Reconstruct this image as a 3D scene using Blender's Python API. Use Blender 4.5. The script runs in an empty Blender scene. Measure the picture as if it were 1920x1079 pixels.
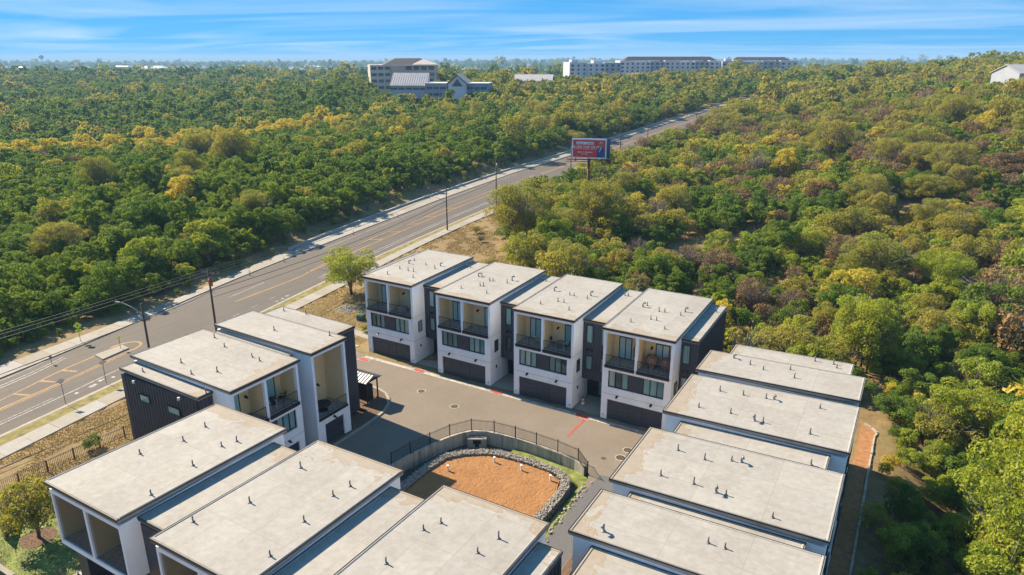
import bpy, math, random
import numpy as np
from mathutils import Vector, geometry
random.seed(7)
RNG = np.random.default_rng(11)
R_ = math.radians
scene = bpy.context.scene
COL = scene.collection

# ------------------------------------------------------------------ camera, sky, sun, exposure
CAM_H = 36.0
cam = bpy.data.cameras.new('camera')
cam.sensor_width = 36.0
cam.lens = 1310.0 / 1920.0 * 36.0
cam.clip_start = 0.5
cam.clip_end = 90000.0
cam_o = bpy.data.objects.new('camera', cam)
COL.objects.link(cam_o)
PITCH = math.atan(432.5 / 1310.0)
AZ = R_(30.25)
cam_o.location = (0, 0, CAM_H)
cam_o.rotation_euler = (math.pi / 2 - PITCH, 0, AZ)
scene.camera = cam_o

SUN_DIR = Vector((13.5, -1.2, -11.0)).normalized()
sun_el = math.asin(-SUN_DIR.z)
sun_rot = math.atan2(-SUN_DIR.x, -SUN_DIR.y)
sun = bpy.data.lights.new('sun', 'SUN')
sun.energy = 5.0
sun.angle = R_(0.53)
sun.color = (1.0, 0.86, 0.66)
sun_o = bpy.data.objects.new('sun', sun)
COL.objects.link(sun_o)
sun_o.rotation_euler = SUN_DIR.to_track_quat('-Z', 'Y').to_euler()
sun_o.location = (-60, 10, 90)

world = bpy.data.worlds.new('World')
scene.world = world
world.use_nodes = True
nt = world.node_tree
nt.nodes.clear()
wout = nt.nodes.new('ShaderNodeOutputWorld')
wbg = nt.nodes.new('ShaderNodeBackground')
wbg.inputs['Strength'].default_value = 0.15
sky = nt.nodes.new('ShaderNodeTexSky')
sky.sky_type = 'NISHITA'
sky.sun_disc = False
sky.sun_elevation = sun_el
sky.sun_rotation = sun_rot
sky.altitude = 300.0
sky.air_density = 0.55
sky.dust_density = 0.0
sky.ozone_density = 3.0
hs = nt.nodes.new('ShaderNodeGamma')
hs.inputs['Gamma'].default_value = 0.25
nt.links.new(sky.outputs[0], hs.inputs['Color'])
tint = nt.nodes.new('ShaderNodeMix')
tint.data_type = 'RGBA'
tint.blend_type = 'MULTIPLY'
tint.inputs[0].default_value = 1.0
tint.inputs[7].default_value = (0.23, 0.94, 1.75, 1)
nt.links.new(hs.outputs[0], tint.inputs[6])
# thin cirrus: noise on the plane of a high cloud sheet, so the streaks foreshorten towards the horizon
tc = nt.nodes.new('ShaderNodeTexCoord')
sep = nt.nodes.new('ShaderNodeSeparateXYZ')
nt.links.new(tc.outputs['Generated'], sep.inputs[0])
def wmath(op, a, b=None):
    n = nt.nodes.new('ShaderNodeMath'); n.operation = op
    for i, v in enumerate((a, b)):
        if v is None: continue
        if isinstance(v, (int, float)): n.inputs[i].default_value = v
        else: nt.links.new(v, n.inputs[i])
    return n.outputs[0]
zc = wmath('ADD', wmath('MAXIMUM', sep.outputs[2], 0.0), 0.035)
cu = wmath('DIVIDE', sep.outputs[0], zc)
cv = wmath('DIVIDE', sep.outputs[1], zc)
comb = nt.nodes.new('ShaderNodeCombineXYZ')
nt.links.new(cu, comb.inputs[0]); nt.links.new(cv, comb.inputs[1])
mp = nt.nodes.new('ShaderNodeMapping')
mp.inputs['Rotation'].default_value = (0, 0, R_(-36))
mp.inputs['Scale'].default_value = (0.16, 0.26, 1.0)
nt.links.new(comb.outputs[0], mp.inputs[0])
cn = nt.nodes.new('ShaderNodeTexNoise')
cn.inputs['Scale'].default_value = 1.0
cn.inputs['Detail'].default_value = 4.5
cn.inputs['Roughness'].default_value = 0.5
cn.inputs['Distortion'].default_value = 1.2
nt.links.new(mp.outputs[0], cn.inputs['Vector'])
cr = nt.nodes.new('ShaderNodeValToRGB')
cr.color_ramp.elements[0].position = 0.42
cr.color_ramp.elements[0].color = (0, 0, 0, 1)
cr.color_ramp.elements[1].position = 0.80
cr.color_ramp.elements[1].color = (1, 1, 1, 1)
nt.links.new(cn.outputs[0], cr.inputs[0])
cmix = nt.nodes.new('ShaderNodeMix')
cmix.data_type = 'RGBA'
cfac = wmath('MULTIPLY', cr.outputs[0], 0.48)
nt.links.new(cfac, cmix.inputs[0])
nt.links.new(tint.outputs[2], cmix.inputs[6])
cmix.inputs[7].default_value = (2.9, 3.15, 3.4, 1)
nt.links.new(cmix.outputs[2], wbg.inputs[0])
nt.links.new(wbg.outputs[0], wout.inputs[0])

scene.view_settings.view_transform = 'Standard'
scene.view_settings.look = 'None'
scene.view_settings.gamma = 1.0
scene.view_settings.exposure = 1.15
scene.view_settings.use_curve_mapping = False
scene.render.engine = 'CYCLES'
cy = scene.cycles
cy.use_denoising = True
cy.max_bounces = 6
cy.diffuse_bounces = 4
cy.glossy_bounces = 2
cy.transmission_bounces = 3
cy.transparent_max_bounces = 6
cy.volume_bounces = 0
cy.caustics_reflective = False
cy.caustics_refractive = False
cy.sample_clamp_indirect = 4.0

# ------------------------------------------------------------------ helpers
def tag(o, label=None, cat=None, group=None, kind=None):
    if label: o['label'] = label
    if cat: o['category'] = cat
    if group: o['group'] = group
    if kind: o['kind'] = kind
    return o

def empty(name, loc=(0, 0, 0), rz=0.0, label=None, cat=None, group=None):
    o = bpy.data.objects.new(name, None)
    o.empty_display_size = 0.3
    COL.objects.link(o)
    o.location = loc
    o.rotation_euler = (0, 0, rz)
    return tag(o, label, cat, group)

def link(name, me, parent=None, loc=None, rot=None, scale=None):
    o = bpy.data.objects.new(name, me)
    COL.objects.link(o)
    if parent is not None: o.parent = parent
    if loc is not None: o.location = loc
    if rot is not None: o.rotation_euler = rot
    if scale is not None: o.scale = scale if hasattr(scale, '__len__') else (scale,) * 3
    return o

class MB:
    def __init__(s): s.v = []; s.f = []
    def box(s, x0, x1, y0, y1, z0, z1):
        n = len(s.v)
        s.v += [(x0, y0, z0), (x1, y0, z0), (x1, y1, z0), (x0, y1, z0), (x0, y0, z1), (x1, y0, z1), (x1, y1, z1), (x0, y1, z1)]
        s.f += [(n, n+3, n+2, n+1), (n+4, n+5, n+6, n+7), (n, n+1, n+5, n+4), (n+1, n+2, n+6, n+5), (n+2, n+3, n+7, n+6), (n+3, n, n+4, n+7)]
        return s
    def hexa(s, p):
        n = len(s.v); s.v += [tuple(q) for q in p]
        s.f += [(n, n+3, n+2, n+1), (n+4, n+5, n+6, n+7), (n, n+1, n+5, n+4), (n+1, n+2, n+6, n+5), (n+2, n+3, n+7, n+6), (n+3, n, n+4, n+7)]
        return s
    def poly(s, pts):
        n = len(s.v); s.v += [tuple(p) for p in pts]; s.f.append(tuple(range(n, n + len(pts)))); return s
    def prism(s, pts, z0, z1):
        n = len(s.v); k = len(pts)
        s.v += [(p[0], p[1], z0) for p in pts] + [(p[0], p[1], z1) for p in pts]
        s.f.append(tuple(range(n + k - 1, n - 1, -1))); s.f.append(tuple(range(n + k, n + 2 * k)))
        for i in range(k):
            j = (i + 1) % k; s.f.append((n + i, n + j, n + k + j, n + k + i))
        return s
    def cyl(s, p0, p1, r0, r1=None, n=8, cap=True):
        r1 = r0 if r1 is None else r1
        p0 = Vector(p0); p1 = Vector(p1); d = (p1 - p0)
        if d.length < 1e-6: return s
        d.normalize()
        a = d.orthogonal().normalized(); b = d.cross(a)
        k = len(s.v)
        for p, r in ((p0, r0), (p1, r1)):
            for i in range(n):
                t = 2 * math.pi * i / n
                s.v.append(tuple(p + a * (r * math.cos(t)) + b * (r * math.sin(t))))
        for i in range(n):
            j = (i + 1) % n; s.f.append((k + i, k + j, k + n + j, k + n + i))
        if cap:
            s.f.append(tuple(range(k + n - 1, k - 1, -1))); s.f.append(tuple(range(k + n, k + 2 * n)))
        return s
    def tube(s, pts, r, n=6):
        for a, b in zip(pts[:-1], pts[1:]): s.cyl(a, b, r, r, n)
        return s
    def mesh(s, name, mat=None, smooth=False):
        me = bpy.data.meshes.new(name)
        me.from_pydata(s.v, [], s.f)
        if mat is not None: me.materials.append(mat)
        if smooth:
            me.polygons.foreach_set('use_smooth', [True] * len(me.polygons))
        me.update()
        return me
    def build(s, name, mat=None, parent=None, smooth=False, loc=None, rz=None):
        return link(name, s.mesh(name, mat, smooth), parent, loc, None if rz is None else (0, 0, rz))

def fast_mesh(name, verts, quads, mat, tint_=None):
    me = bpy.data.meshes.new(name)
    verts = np.asarray(verts, np.float32); quads = np.asarray(quads, np.int32)
    k = quads.shape[1]
    me.vertices.add(len(verts)); me.vertices.foreach_set('co', verts.ravel())
    me.loops.add(quads.size); me.loops.foreach_set('vertex_index', quads.ravel())
    me.polygons.add(len(quads))
    me.polygons.foreach_set('loop_start', np.arange(0, quads.size, k, dtype=np.int32))
    me.polygons.foreach_set('loop_total', np.full(len(quads), k, np.int32))
    me.update(calc_edges=True)
    if tint_ is not None:
        at = me.attributes.new('tint', 'FLOAT', 'FACE'); at.data.foreach_set('value', np.asarray(tint_, np.float32))
    if mat is not None: me.materials.append(mat)
    me.validate()
    return me

# ------------------------------------------------------------------ materials
MATS = {}
def newmat(name):
    m = bpy.data.materials.new(name); m.use_nodes = True
    t = m.node_tree; b = t.nodes['Principled BSDF']
    MATS[name] = m
    return m, t, b
def N(t, typ, **kw):
    n = t.nodes.new(typ)
    for k, v in kw.items():
        if k in n.inputs: n.inputs[k].default_value = v
        else: setattr(n, k, v)
    return n
def ramp(t, fac, stops):
    n = t.nodes.new('ShaderNodeValToRGB')
    el = n.color_ramp.elements
    while len(el) < len(stops): el.new(0.5)
    for e, (p, c) in zip(el, stops):
        e.position = p; e.color = (c[0], c[1], c[2], 1)
    t.links.new(fac, n.inputs[0])
    return n.outputs[0]
def mixc(t, fac, a, b, blend='MIX'):
    n = t.nodes.new('ShaderNodeMix'); n.data_type = 'RGBA'; n.blend_type = blend
    for i, v in ((0, fac), (6, a), (7, b)):
        if isinstance(v, (int, float)): n.inputs[i].default_value = v
        elif isinstance(v, tuple): n.inputs[i].default_value = (v[0], v[1], v[2], 1)
        else: t.links.new(v, n.inputs[i])
    return n.outputs[2]
def mth(t, op, a, b=None, c=None):
    n = t.nodes.new('ShaderNodeMath'); n.operation = op
    for i, v in enumerate((a, b, c)):
        if v is None: continue
        if isinstance(v, (int, float)): n.inputs[i].default_value = v
        else: t.links.new(v, n.inputs[i])
    return n.outputs[0]
def noise(t, vec, scale, detail=4.0, rough=0.55, dist=0.0):
    n = N(t, 'ShaderNodeTexNoise', Scale=scale, Detail=detail, Roughness=rough, Distortion=dist)
    t.links.new(vec, n.inputs['Vector'])
    return n.outputs[0]
def wpos(t): return t.nodes.new('ShaderNodeNewGeometry').outputs['Position']
def opos(t): return t.nodes.new('ShaderNodeTexCoord').outputs['Object']
def bump(t, b, h, strength=0.3, dist=0.02):
    n = N(t, 'ShaderNodeBump', Strength=strength, Distance=dist)
    t.links.new(h, n.inputs['Height']); t.links.new(n.outputs[0], b.inputs['Normal'])
def scalev(t, vec, s):
    n = N(t, 'ShaderNodeMapping'); n.inputs['Scale'].default_value = s
    t.links.new(vec, n.inputs[0]); return n.outputs[0]

def simple(name, col, rough=0.6, metal=0.0, var=0.12, scale=2.0, bmp=0.0, spec=None, obj=False):
    m, t, b = newmat(name)
    p = opos(t) if obj else wpos(t)
    n1 = noise(t, p, scale, 5)
    lo = tuple(c * (1 - var) for c in col); hi = tuple(min(1, c * (1 + var)) for c in col)
    c = ramp(t, n1, [(0.3, lo), (0.7, hi)])
    t.links.new(c, b.inputs['Base Color'])
    b.inputs['Roughness'].default_value = rough
    b.inputs['Metallic'].default_value = metal
    if spec is not None: b.inputs['Specular IOR Level'].default_value = spec
    if bmp: bump(t, b, noise(t, p, scale * 14, 3), bmp, 0.03)
    return m

simple('stucco', (0.90, 0.89, 0.88), 0.75, var=0.05, scale=0.7, bmp=0.12)
simple('dark_siding', (0.036, 0.042, 0.058), 0.5, var=0.25, scale=0.8)
simple('dark_metal', (0.018, 0.018, 0.02), 0.45, 0.3, 0.2)
simple('fascia', (0.035, 0.033, 0.033), 0.5, 0.2, 0.2)
simple('garage', (0.034, 0.042, 0.062), 0.45, 0.0, 0.12, 1.2)
simple('deck_wood', (0.33, 0.29, 0.25), 0.7, 0.0, 0.35, 6.0)
simple('galv', (0.22, 0.225, 0.23), 0.55, 0.2, 0.25, 3.0)
simple('pipe_metal', (0.17, 0.165, 0.16), 0.55, 0.3, 0.25, 5.0)
simple('white_plastic', (0.75, 0.75, 0.73), 0.4, var=0.05)
simple('kerb_conc', (0.31, 0.275, 0.22), 0.85, var=0.18, scale=1.5, bmp=0.2)
simple('pole_wood', (0.060, 0.042, 0.032), 0.85, var=0.35, scale=3.0)
simple('wire', (0.012, 0.012, 0.013), 0.6, var=0.0)
simple('rust', (0.22, 0.07, 0.04), 0.7, 0.2, 0.35, 2.0)
def worn(name, col, lo=.36, hi=.60):
    m, t, b = newmat(name); w = wpos(t)
    f = mth(t, 'MULTIPLY', ramp(t, noise(t, w, 3.5, 6, .75), [(lo, (0, 0, 0)), (hi, (1, 1, 1))]), ramp(t, noise(t, w, .35, 3, .6), [(.25, (.35, .35, .35)), (.6, (1, 1, 1))]))
    t.links.new(mixc(t, f, (0.075, 0.07, 0.063), col), b.inputs['Base Color']); b.inputs['Roughness'].default_value = .75
    return m
worn('white_paint', (0.50, 0.49, 0.46)); worn('yellow_paint', (0.44, 0.225, 0.03), .30, .55)
simple('red_paint', (0.38, 0.055, 0.04), 0.7, var=0.3, scale=3.0)
simple('wood_fence', (0.11, 0.060, 0.040), 0.8, var=0.35, scale=4.0)
simple('sign_yellow', (0.62, 0.75, 0.03), 0.4, var=0.05)
simple('sign_green', (0.03, 0.12, 0.06), 0.5, var=0.2)
simple('navy', (0.03, 0.06, 0.20), 0.5, var=0.1)
simple('bill_red', (0.80, 0.035, 0.04), 0.5, var=0.06)
simple('skin', (0.42, 0.19, 0.13), 0.6, var=0.1)
simple('print_white', (0.78, 0.78, 0.78), 0.5, var=0.03)
simple('bill_frame', (0.75, 0.78, 0.82), 0.4, 0.3, 0.05)
simple('wicker', (0.30, 0.17, 0.11), 0.8, var=0.3, scale=8.0)
simple('black_fabric', (0.012, 0.012, 0.014), 0.8, var=0.2)
simple('bark', (0.095, 0.07, 0.052), 0.9, var=0.4, scale=6.0)
simple('bark_grey', (0.24, 0.20, 0.17), 0.9, var=0.3, scale=6.0)
simple('manhole', (0.10, 0.075, 0.055), 0.6, 0.4, 0.4, 8.0)
simple('beige_wall', (0.42, 0.33, 0.27), 0.8, var=0.08, scale=0.2)
simple('cream_wall', (0.52, 0.44, 0.36), 0.8, var=0.08, scale=0.2)
simple('pale_wall', (0.56, 0.57, 0.60), 0.8, var=0.06, scale=0.2)
simple('grey_wall', (0.36, 0.38, 0.42), 0.8, var=0.08, scale=0.2)
simple('blue_wall', (0.22, 0.27, 0.34), 0.7, var=0.12, scale=0.2)
simple('metal_roof', (0.46, 0.42, 0.40), 0.5, 0.2, 0.10, 0.3)
simple('tan_roof', (0.44, 0.34, 0.25), 0.7, 0.0, 0.10, 0.3)
simple('brown_roof', (0.055, 0.042, 0.038), 0.8, 0.0, 0.2, 0.3)
simple('far_glass', (0.04, 0.055, 0.07), 0.15, var=0.3, scale=0.3)
simple('bin_green', (0.02, 0.09, 0.06), 0.5, var=0.2)
simple('stone_pale', (0.20, 0.18, 0.15), 0.9, var=0.35, scale=5.0, bmp=0.3)
simple('rock_white', (0.27, 0.245, 0.21), 0.9, var=0.6, scale=6.0, bmp=0.3)
simple('limestone', (0.36, 0.32, 0.26), 0.9, var=0.25, scale=3.0, bmp=0.3)
simple('pond_dark', (0.07, 0.075, 0.055), 0.9, var=0.5, scale=1.2, bmp=0.3)
simple('gravel_dark', (0.11, 0.105, 0.105), 0.9, var=0.4, scale=12.0, bmp=0.4)
simple('mulch', (0.13, 0.075, 0.045), 0.95, var=0.5, scale=7.0, bmp=0.4)
simple('orange_ground', (0.31, 0.145, 0.055), 0.95, var=0.25, scale=2.0, bmp=0.5)
simple('blue_cushion', (0.05, 0.12, 0.20), 0.8, var=0.2)

m = MATS['stucco']; t = m.node_tree; b = t.nodes['Principled BSDF']
old = b.inputs['Base Color'].links[0].from_socket
stk = ramp(t, noise(t, scalev(t, wpos(t), (1.6, 1.6, .10)), 1.0, 5, .65), [(.52, (0, 0, 0)), (.78, (1, 1, 1))])
t.links.new(mixc(t, mth(t, 'MULTIPLY', stk, .22), old, (.52, .49, .45)), b.inputs['Base Color'])

# balcony brick, pale tan, thin courses
m, t, b = newmat('tan_brick')
br = N(t, 'ShaderNodeTexBrick', Scale=1.0)
br.inputs['Color1'].default_value = (0.82, 0.64, 0.36, 1); br.inputs['Color2'].default_value = (0.76, 0.58, 0.32, 1)
br.inputs['Mortar'].default_value = (0.58, 0.45, 0.26, 1)
br.inputs['Mortar Size'].default_value = 0.008; br.inputs['Brick Width'].default_value = 0.40; br.inputs['Row Height'].default_value = 0.10
oc = t.nodes.new('ShaderNodeTexCoord'); sx = t.nodes.new('ShaderNodeSeparateXYZ'); cx_ = t.nodes.new('ShaderNodeCombineXYZ')
t.links.new(oc.outputs['Object'], sx.inputs[0])
t.links.new(mth(t, 'ADD', sx.outputs[0], sx.outputs[1]), cx_.inputs[0]); t.links.new(sx.outputs[2], cx_.inputs[1])
t.links.new(cx_.outputs[0], br.inputs['Vector'])
t.links.new(br.outputs['Color'], b.inputs['Base Color']); b.inputs['Roughness'].default_value = 0.85

# single-ply roof: weathered pale membrane, lap seams, ponding stains on the drained (court) edge
def roof_mat(name, depth):
    m, t, b = newmat(name)
    o = opos(t); w = wpos(t)
    n_big = noise(t, w, 0.35, 6, 0.6, 0.4); n_mid = noise(t, w, 2.2, 5, 0.65); n_fine = noise(t, w, 22.0, 3, 0.6)
    c = ramp(t, n_big, [(0.28, (0.261, 0.238, 0.203)), (0.5, (0.324, 0.300, 0.265)), (0.72, (0.351, 0.335, 0.308))])
    c = mixc(t, 0.45, c, ramp(t, n_mid, [(0.3, (0.218, 0.195, 0.160)), (0.7, (0.374, 0.355, 0.320))]))
    spots = ramp(t, noise(t, w, 5.5, 4, 0.7), [(0.62, (0, 0, 0)), (0.78, (1, 1, 1))])
    c = mixc(t, mth(t, 'MULTIPLY', spots, 0.5), c, (0.281, 0.234, 0.179))
    streak = noise(t, scalev(t, o, (3.0, 0.35, 1.0)), 1.0, 5, 0.6)
    c = mixc(t, mth(t, 'MULTIPLY', ramp(t, streak, [(0.55, (0, 0, 0)), (0.75, (1, 1, 1))]), 0.22), c, (0.226, 0.218, 0.203))
    s = t.nodes.new('ShaderNodeSeparateXYZ'); t.links.new(o, s.inputs[0])
    def seam(coord, period, off):
        f = mth(t, 'FRACT', mth(t, 'DIVIDE', mth(t, 'ADD', coord, off), period))
        return mth(t, 'LESS_THAN', mth(t, 'ABSOLUTE', mth(t, 'SUBTRACT', f, 0.5)), 0.030 / period)
    fl = lambda co, per, off: mth(t, 'FLOOR', mth(t, 'ADD', mth(t, 'DIVIDE', mth(t, 'ADD', co, off), per), .5))
    cell = t.nodes.new('ShaderNodeCombineXYZ'); t.links.new(fl(s.outputs[0], 2.45, .5), cell.inputs[0]); t.links.new(fl(s.outputs[1], 4.2, 1.1), cell.inputs[1])
    oi_ = t.nodes.new('ShaderNodeObjectInfo'); t.links.new(mth(t, 'MULTIPLY', oi_.outputs['Random'], 57.0), cell.inputs[2])
    wn_ = t.nodes.new('ShaderNodeTexWhiteNoise'); wn_.noise_dimensions = '3D'; t.links.new(cell.outputs[0], wn_.inputs['Vector'])
    c = mixc(t, 1.0, c, ramp(t, wn_.outputs['Value'], [(0.0, (.95, .945, .94)), (1.0, (1.05, 1.05, 1.04))]), 'MULTIPLY')
    sm = mth(t, 'MAXIMUM', seam(s.outputs[0], 2.45, 0.5), seam(s.outputs[1], 4.2, 1.1))
    c = mixc(t, mth(t, 'MULTIPLY', sm, 0.5), c, (0.24, 0.21, 0.17))
    # stain: ragged tongues from the court edge
    tongue = noise(t, scalev(t, w, (1, 1, 0.1)), 0.55, 4, 0.6, 0.5)
    reach = mth(t, 'MULTIPLY', mth(t, 'SUBTRACT', tongue, 0.36), 6.5)
    dlt = mth(t, 'SUBTRACT', reach, s.outputs[1])
    st = ramp(t, mth(t, 'ADD', mth(t, 'MULTIPLY', dlt, 1.6), 0.5), [(0.40, (0, 0, 0)), (0.56, (1, 1, 1)), (0.75, (0.45, 0.45, 0.45))])
    c = mixc(t, mth(t, 'MULTIPLY', st, 0.9), c, (0.26, 0.175, 0.085))
    # grey dirt at the upper end
    g = noise(t, w, 1.1, 6, 0.7, 0.6)
    gd = mth(t, 'SUBTRACT', s.outputs[1], depth - 1.9)
    gm = mth(t, 'MULTIPLY', ramp(t, gd, [(0.0, (0, 0, 0)), (1.0, (1, 1, 1))]), ramp(t, g, [(0.5, (0, 0, 0)), (0.66, (1, 1, 1))]))
    c = mixc(t, mth(t, 'MULTIPLY', gm, 0.45), c, (0.25, 0.235, 0.21))
    t.links.new(c, b.inputs['Base Color'])
    b.inputs['Roughness'].default_value = 0.8
    bump(t, b, mth(t, 'ADD', mth(t, 'MULTIPLY', n_mid, 1.0), mth(t, 'MULTIPLY', n_fine, 0.25)), 0.25, 0.03)
    return m
roof_mat('roof', 13.0)

# window glass, teal tint, differs from pane to pane (blinds and curtains behind)
m, t, b = newmat('glass')
oi = t.nodes.new('ShaderNodeObjectInfo')
w = opos(t)
c = ramp(t, oi.outputs['Random'], [(0.0, (0.02, 0.035, 0.036)), (0.18, (0.06, 0.14, 0.14)), (0.42, (0.20, 0.42, 0.41)), (0.75, (0.34, 0.54, 0.51)), (1.0, (0.52, 0.62, 0.55))])
c = mixc(t, mth(t, 'MULTIPLY', noise(t, scalev(t, w, (1, 1, 0.2)), 3.0, 2), 0.6), c, (0.02, 0.035, 0.037))
t.links.new(c, b.inputs['Base Color']); b.inputs['Roughness'].default_value = 0.06
b.inputs['Specular IOR Level'].default_value = 0.8

m, t, b = newmat('glass_door')
oi = t.nodes.new('ShaderNodeObjectInfo')
t.links.new(ramp(t, oi.outputs['Random'], [(0.0, (0.22, 0.42, 0.42)), (1.0, (0.50, 0.66, 0.63))]), b.inputs['Base Color']); b.inputs['Roughness'].default_value = 0.08
m, t, b = newmat('concrete_court')
w = wpos(t)
c = ramp(t, noise(t, w, 0.22, 6, 0.6, 0.3), [(0.3, (0.150, 0.121, 0.088)), (0.55, (0.184, 0.148, 0.112)), (0.75, (0.204, 0.167, 0.131))])
c = mixc(t, 0.35, c, ramp(t, noise(t, w, 2.0, 6, 0.7), [(0.3, (0.147, 0.116, 0.088)), (0.7, (0.217, 0.179, 0.138))]))
spot = ramp(t, noise(t, w, 0.9, 3, 0.8, 0.8), [(0.68, (0, 0, 0)), (0.80, (1, 1, 1))])
c = mixc(t, mth(t, 'MULTIPLY', spot, 0.45), c, (0.098, 0.078, 0.061))
s = t.nodes.new('ShaderNodeSeparateXYZ'); t.links.new(w, s.inputs[0])
def jn(coord, per, wd):
    f = mth(t, 'FRACT', mth(t, 'DIVIDE', coord, per)); return mth(t, 'LESS_THAN', mth(t, 'ABSOLUTE', mth(t, 'SUBTRACT', f, 0.5)), wd / per)
c = mixc(t, mth(t, 'MULTIPLY', mth(t, 'MAXIMUM', jn(s.outputs[0], 4.6, 0.02), jn(s.outputs[1], 4.6, 0.02)), 0.35), c, (0.130, 0.101, 0.077))
t.links.new(c, b.inputs['Base Color']); b.inputs['Roughness'].default_value = 0.85
bump(t, b, noise(t, w, 9.0, 4), 0.2, 0.02)

m, t, b = newmat('asphalt')
w = wpos(t)
rot = N(t, 'ShaderNodeMapping'); rot.inputs['Rotation'].default_value = (0, 0, R_(-8)); rot.inputs['Scale'].default_value = (1.3, 0.02, 1)
t.links.new(w, rot.inputs[0])
tracks = noise(t, rot.outputs[0], 1.0, 3, 0.5)
c = ramp(t, noise(t, w, 0.12, 6, 0.65, 0.3), [(0.3, (0.083, 0.067, 0.054)), (0.7, (0.118, 0.095, 0.076))])
c = mixc(t, mth(t, 'MULTIPLY', ramp(t, tracks, [(0.35, (1, 1, 1)), (0.6, (0, 0, 0))]), 0.5), c, (0.059, 0.050, 0.040))
c = mixc(t, 0.25, c, ramp(t, noise(t, w, 6.0, 5, 0.7), [(0.3, (0.071, 0.060, 0.048)), (0.7, (0.163, 0.134, 0.106))]))
crk = N(t, 'ShaderNodeTexVoronoi', Scale=0.35); crk.feature = 'DISTANCE_TO_EDGE'
wn = N(t, 'ShaderNodeTexNoise', Scale=0.6, Detail=4.0); t.links.new(w, wn.inputs['Vector'])
wv = mixc(t, 1.0, w, wn.outputs['Color'], 'ADD')
t.links.new(wv, crk.inputs['Vector'])
cm = mth(t, 'LESS_THAN', crk.outputs['Distance'], 0.010)
c = mixc(t, mth(t, 'MULTIPLY', cm, 0.35), c, (0.062, 0.050, 0.039))
t.links.new(c, b.inputs['Base Color']); b.inputs['Roughness'].default_value = 0.85
bump(t, b, noise(t, w, 30.0, 3), 0.2, 0.01)

m, t, b = newmat('walk_conc')
w = wpos(t); oi = t.nodes.new('ShaderNodeObjectInfo')
c = ramp(t, oi.outputs['Random'], [(0.0, (0.250, 0.207, 0.144)), (0.5, (0.296, 0.265, 0.211)), (1.0, (0.328, 0.312, 0.289))])
c = mixc(t, 0.4, c, ramp(t, noise(t, w, 1.2, 6, 0.7), [(0.3, (0.211, 0.183, 0.144)), (0.7, (0.367, 0.335, 0.289))]))
t.links.new(c, b.inputs['Base Color']); b.inputs['Roughness'].default_value = 0.9
bump(t, b, noise(t, w, 12.0, 4), 0.2, 0.02)

m, t, b = newmat('stained_conc')
w = wpos(t)
c = ramp(t, noise(t, scalev(t, w, (1.2, 1.2, 0.12)), 1.6, 6, 0.7), [(0.3, (0.12, 0.11, 0.08)), (0.45, (0.34, 0.31, 0.25)), (0.7, (0.52, 0.485, 0.41))])
t.links.new(c, b.inputs['Base Color']); b.inputs['Roughness'].default_value = 0.9

m, t, b = newmat('sand')
w = wpos(t)
c = ramp(t, noise(t, w, 0.5, 6, 0.65), [(0.3, (0.279, 0.125, 0.040)), (0.7, (0.372, 0.179, 0.064))])
foot = ramp(t, noise(t, w, 3.2, 4, 0.7, 0.6), [(0.56, (0, 0, 0)), (0.64, (1, 1, 1))])
veg = ramp(t, noise(t, w, 0.30, 3, 0.6), [(0.42, (0, 0, 0)), (0.60, (1, 1, 1))])
c = mixc(t, mth(t, 'MULTIPLY', mth(t, 'MULTIPLY', foot, mth(t, 'ADD', mth(t, 'MULTIPLY', veg, 0.7), 0.25)), 0.75), c, (0.149, 0.099, 0.036))
t.links.new(c, b.inputs['Base Color']); b.inputs['Roughness'].default_value = 0.95
bump(t, b, noise(t, w, 2.6, 5, 0.7), 1.0, 0.22)

# terrain: dry grass and red-brown soil near, leaf litter under trees, tree-dark and field-pale patches far off
m, t, b = newmat('terrain')
w = wpos(t)
a1 = noise(t, w, 0.11, 7, 0.65, 0.5); a2 = noise(t, w, 0.9, 6, 0.7)
c = ramp(t, a1, [(0.28, (0.135, 0.086, 0.034)), (0.45, (0.209, 0.133, 0.051)), (0.58, (0.230, 0.164, 0.060)), (0.72, (0.135, 0.141, 0.037))])
c = mixc(t, 0.5, c, ramp(t, a2, [(0.3, (0.081, 0.056, 0.024)), (0.5, (0.203, 0.133, 0.054)), (0.72, (0.351, 0.250, 0.110))]))
c = mixc(t, mth(t, 'MULTIPLY', ramp(t, noise(t, w, 6.0, 5, 0.75), [(0.55, (0, 0, 0)), (0.75, (1, 1, 1))]), 0.4), c, (0.135, 0.117, 0.043))
# distance field
sp = t.nodes.new('ShaderNodeSeparateXYZ'); t.links.new(w, sp.inputs[0])
d2 = mth(t, 'SQRT', mth(t, 'ADD', mth(t, 'POWER', sp.outputs[0], 2.0), mth(t, 'POWER', sp.outputs[1], 2.0)))
f1 = noise(t, w, 0.004, 6, 0.6, 0.3)
farc = ramp(t, f1, [(0.34, (0.045, 0.06, 0.025)), (0.47, (0.08, 0.09, 0.04)), (0.54, (0.20, 0.18, 0.11)), (0.62, (0.09, 0.10, 0.045)), (0.75, (0.30, 0.27, 0.20))])
ff = N(t, 'ShaderNodeMapRange'); ff.inputs[1].default_value = 650.0; ff.inputs[2].default_value = 1100.0
t.links.new(d2, ff.inputs[0])
c = mixc(t, ff.outputs[0], c, farc)
t.links.new(c, b.inputs['Base Color']); b.inputs['Roughness'].default_value = 0.95
bump(t, b, noise(t, w, 3.0, 6, 0.7), 0.6, 0.15)

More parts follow.
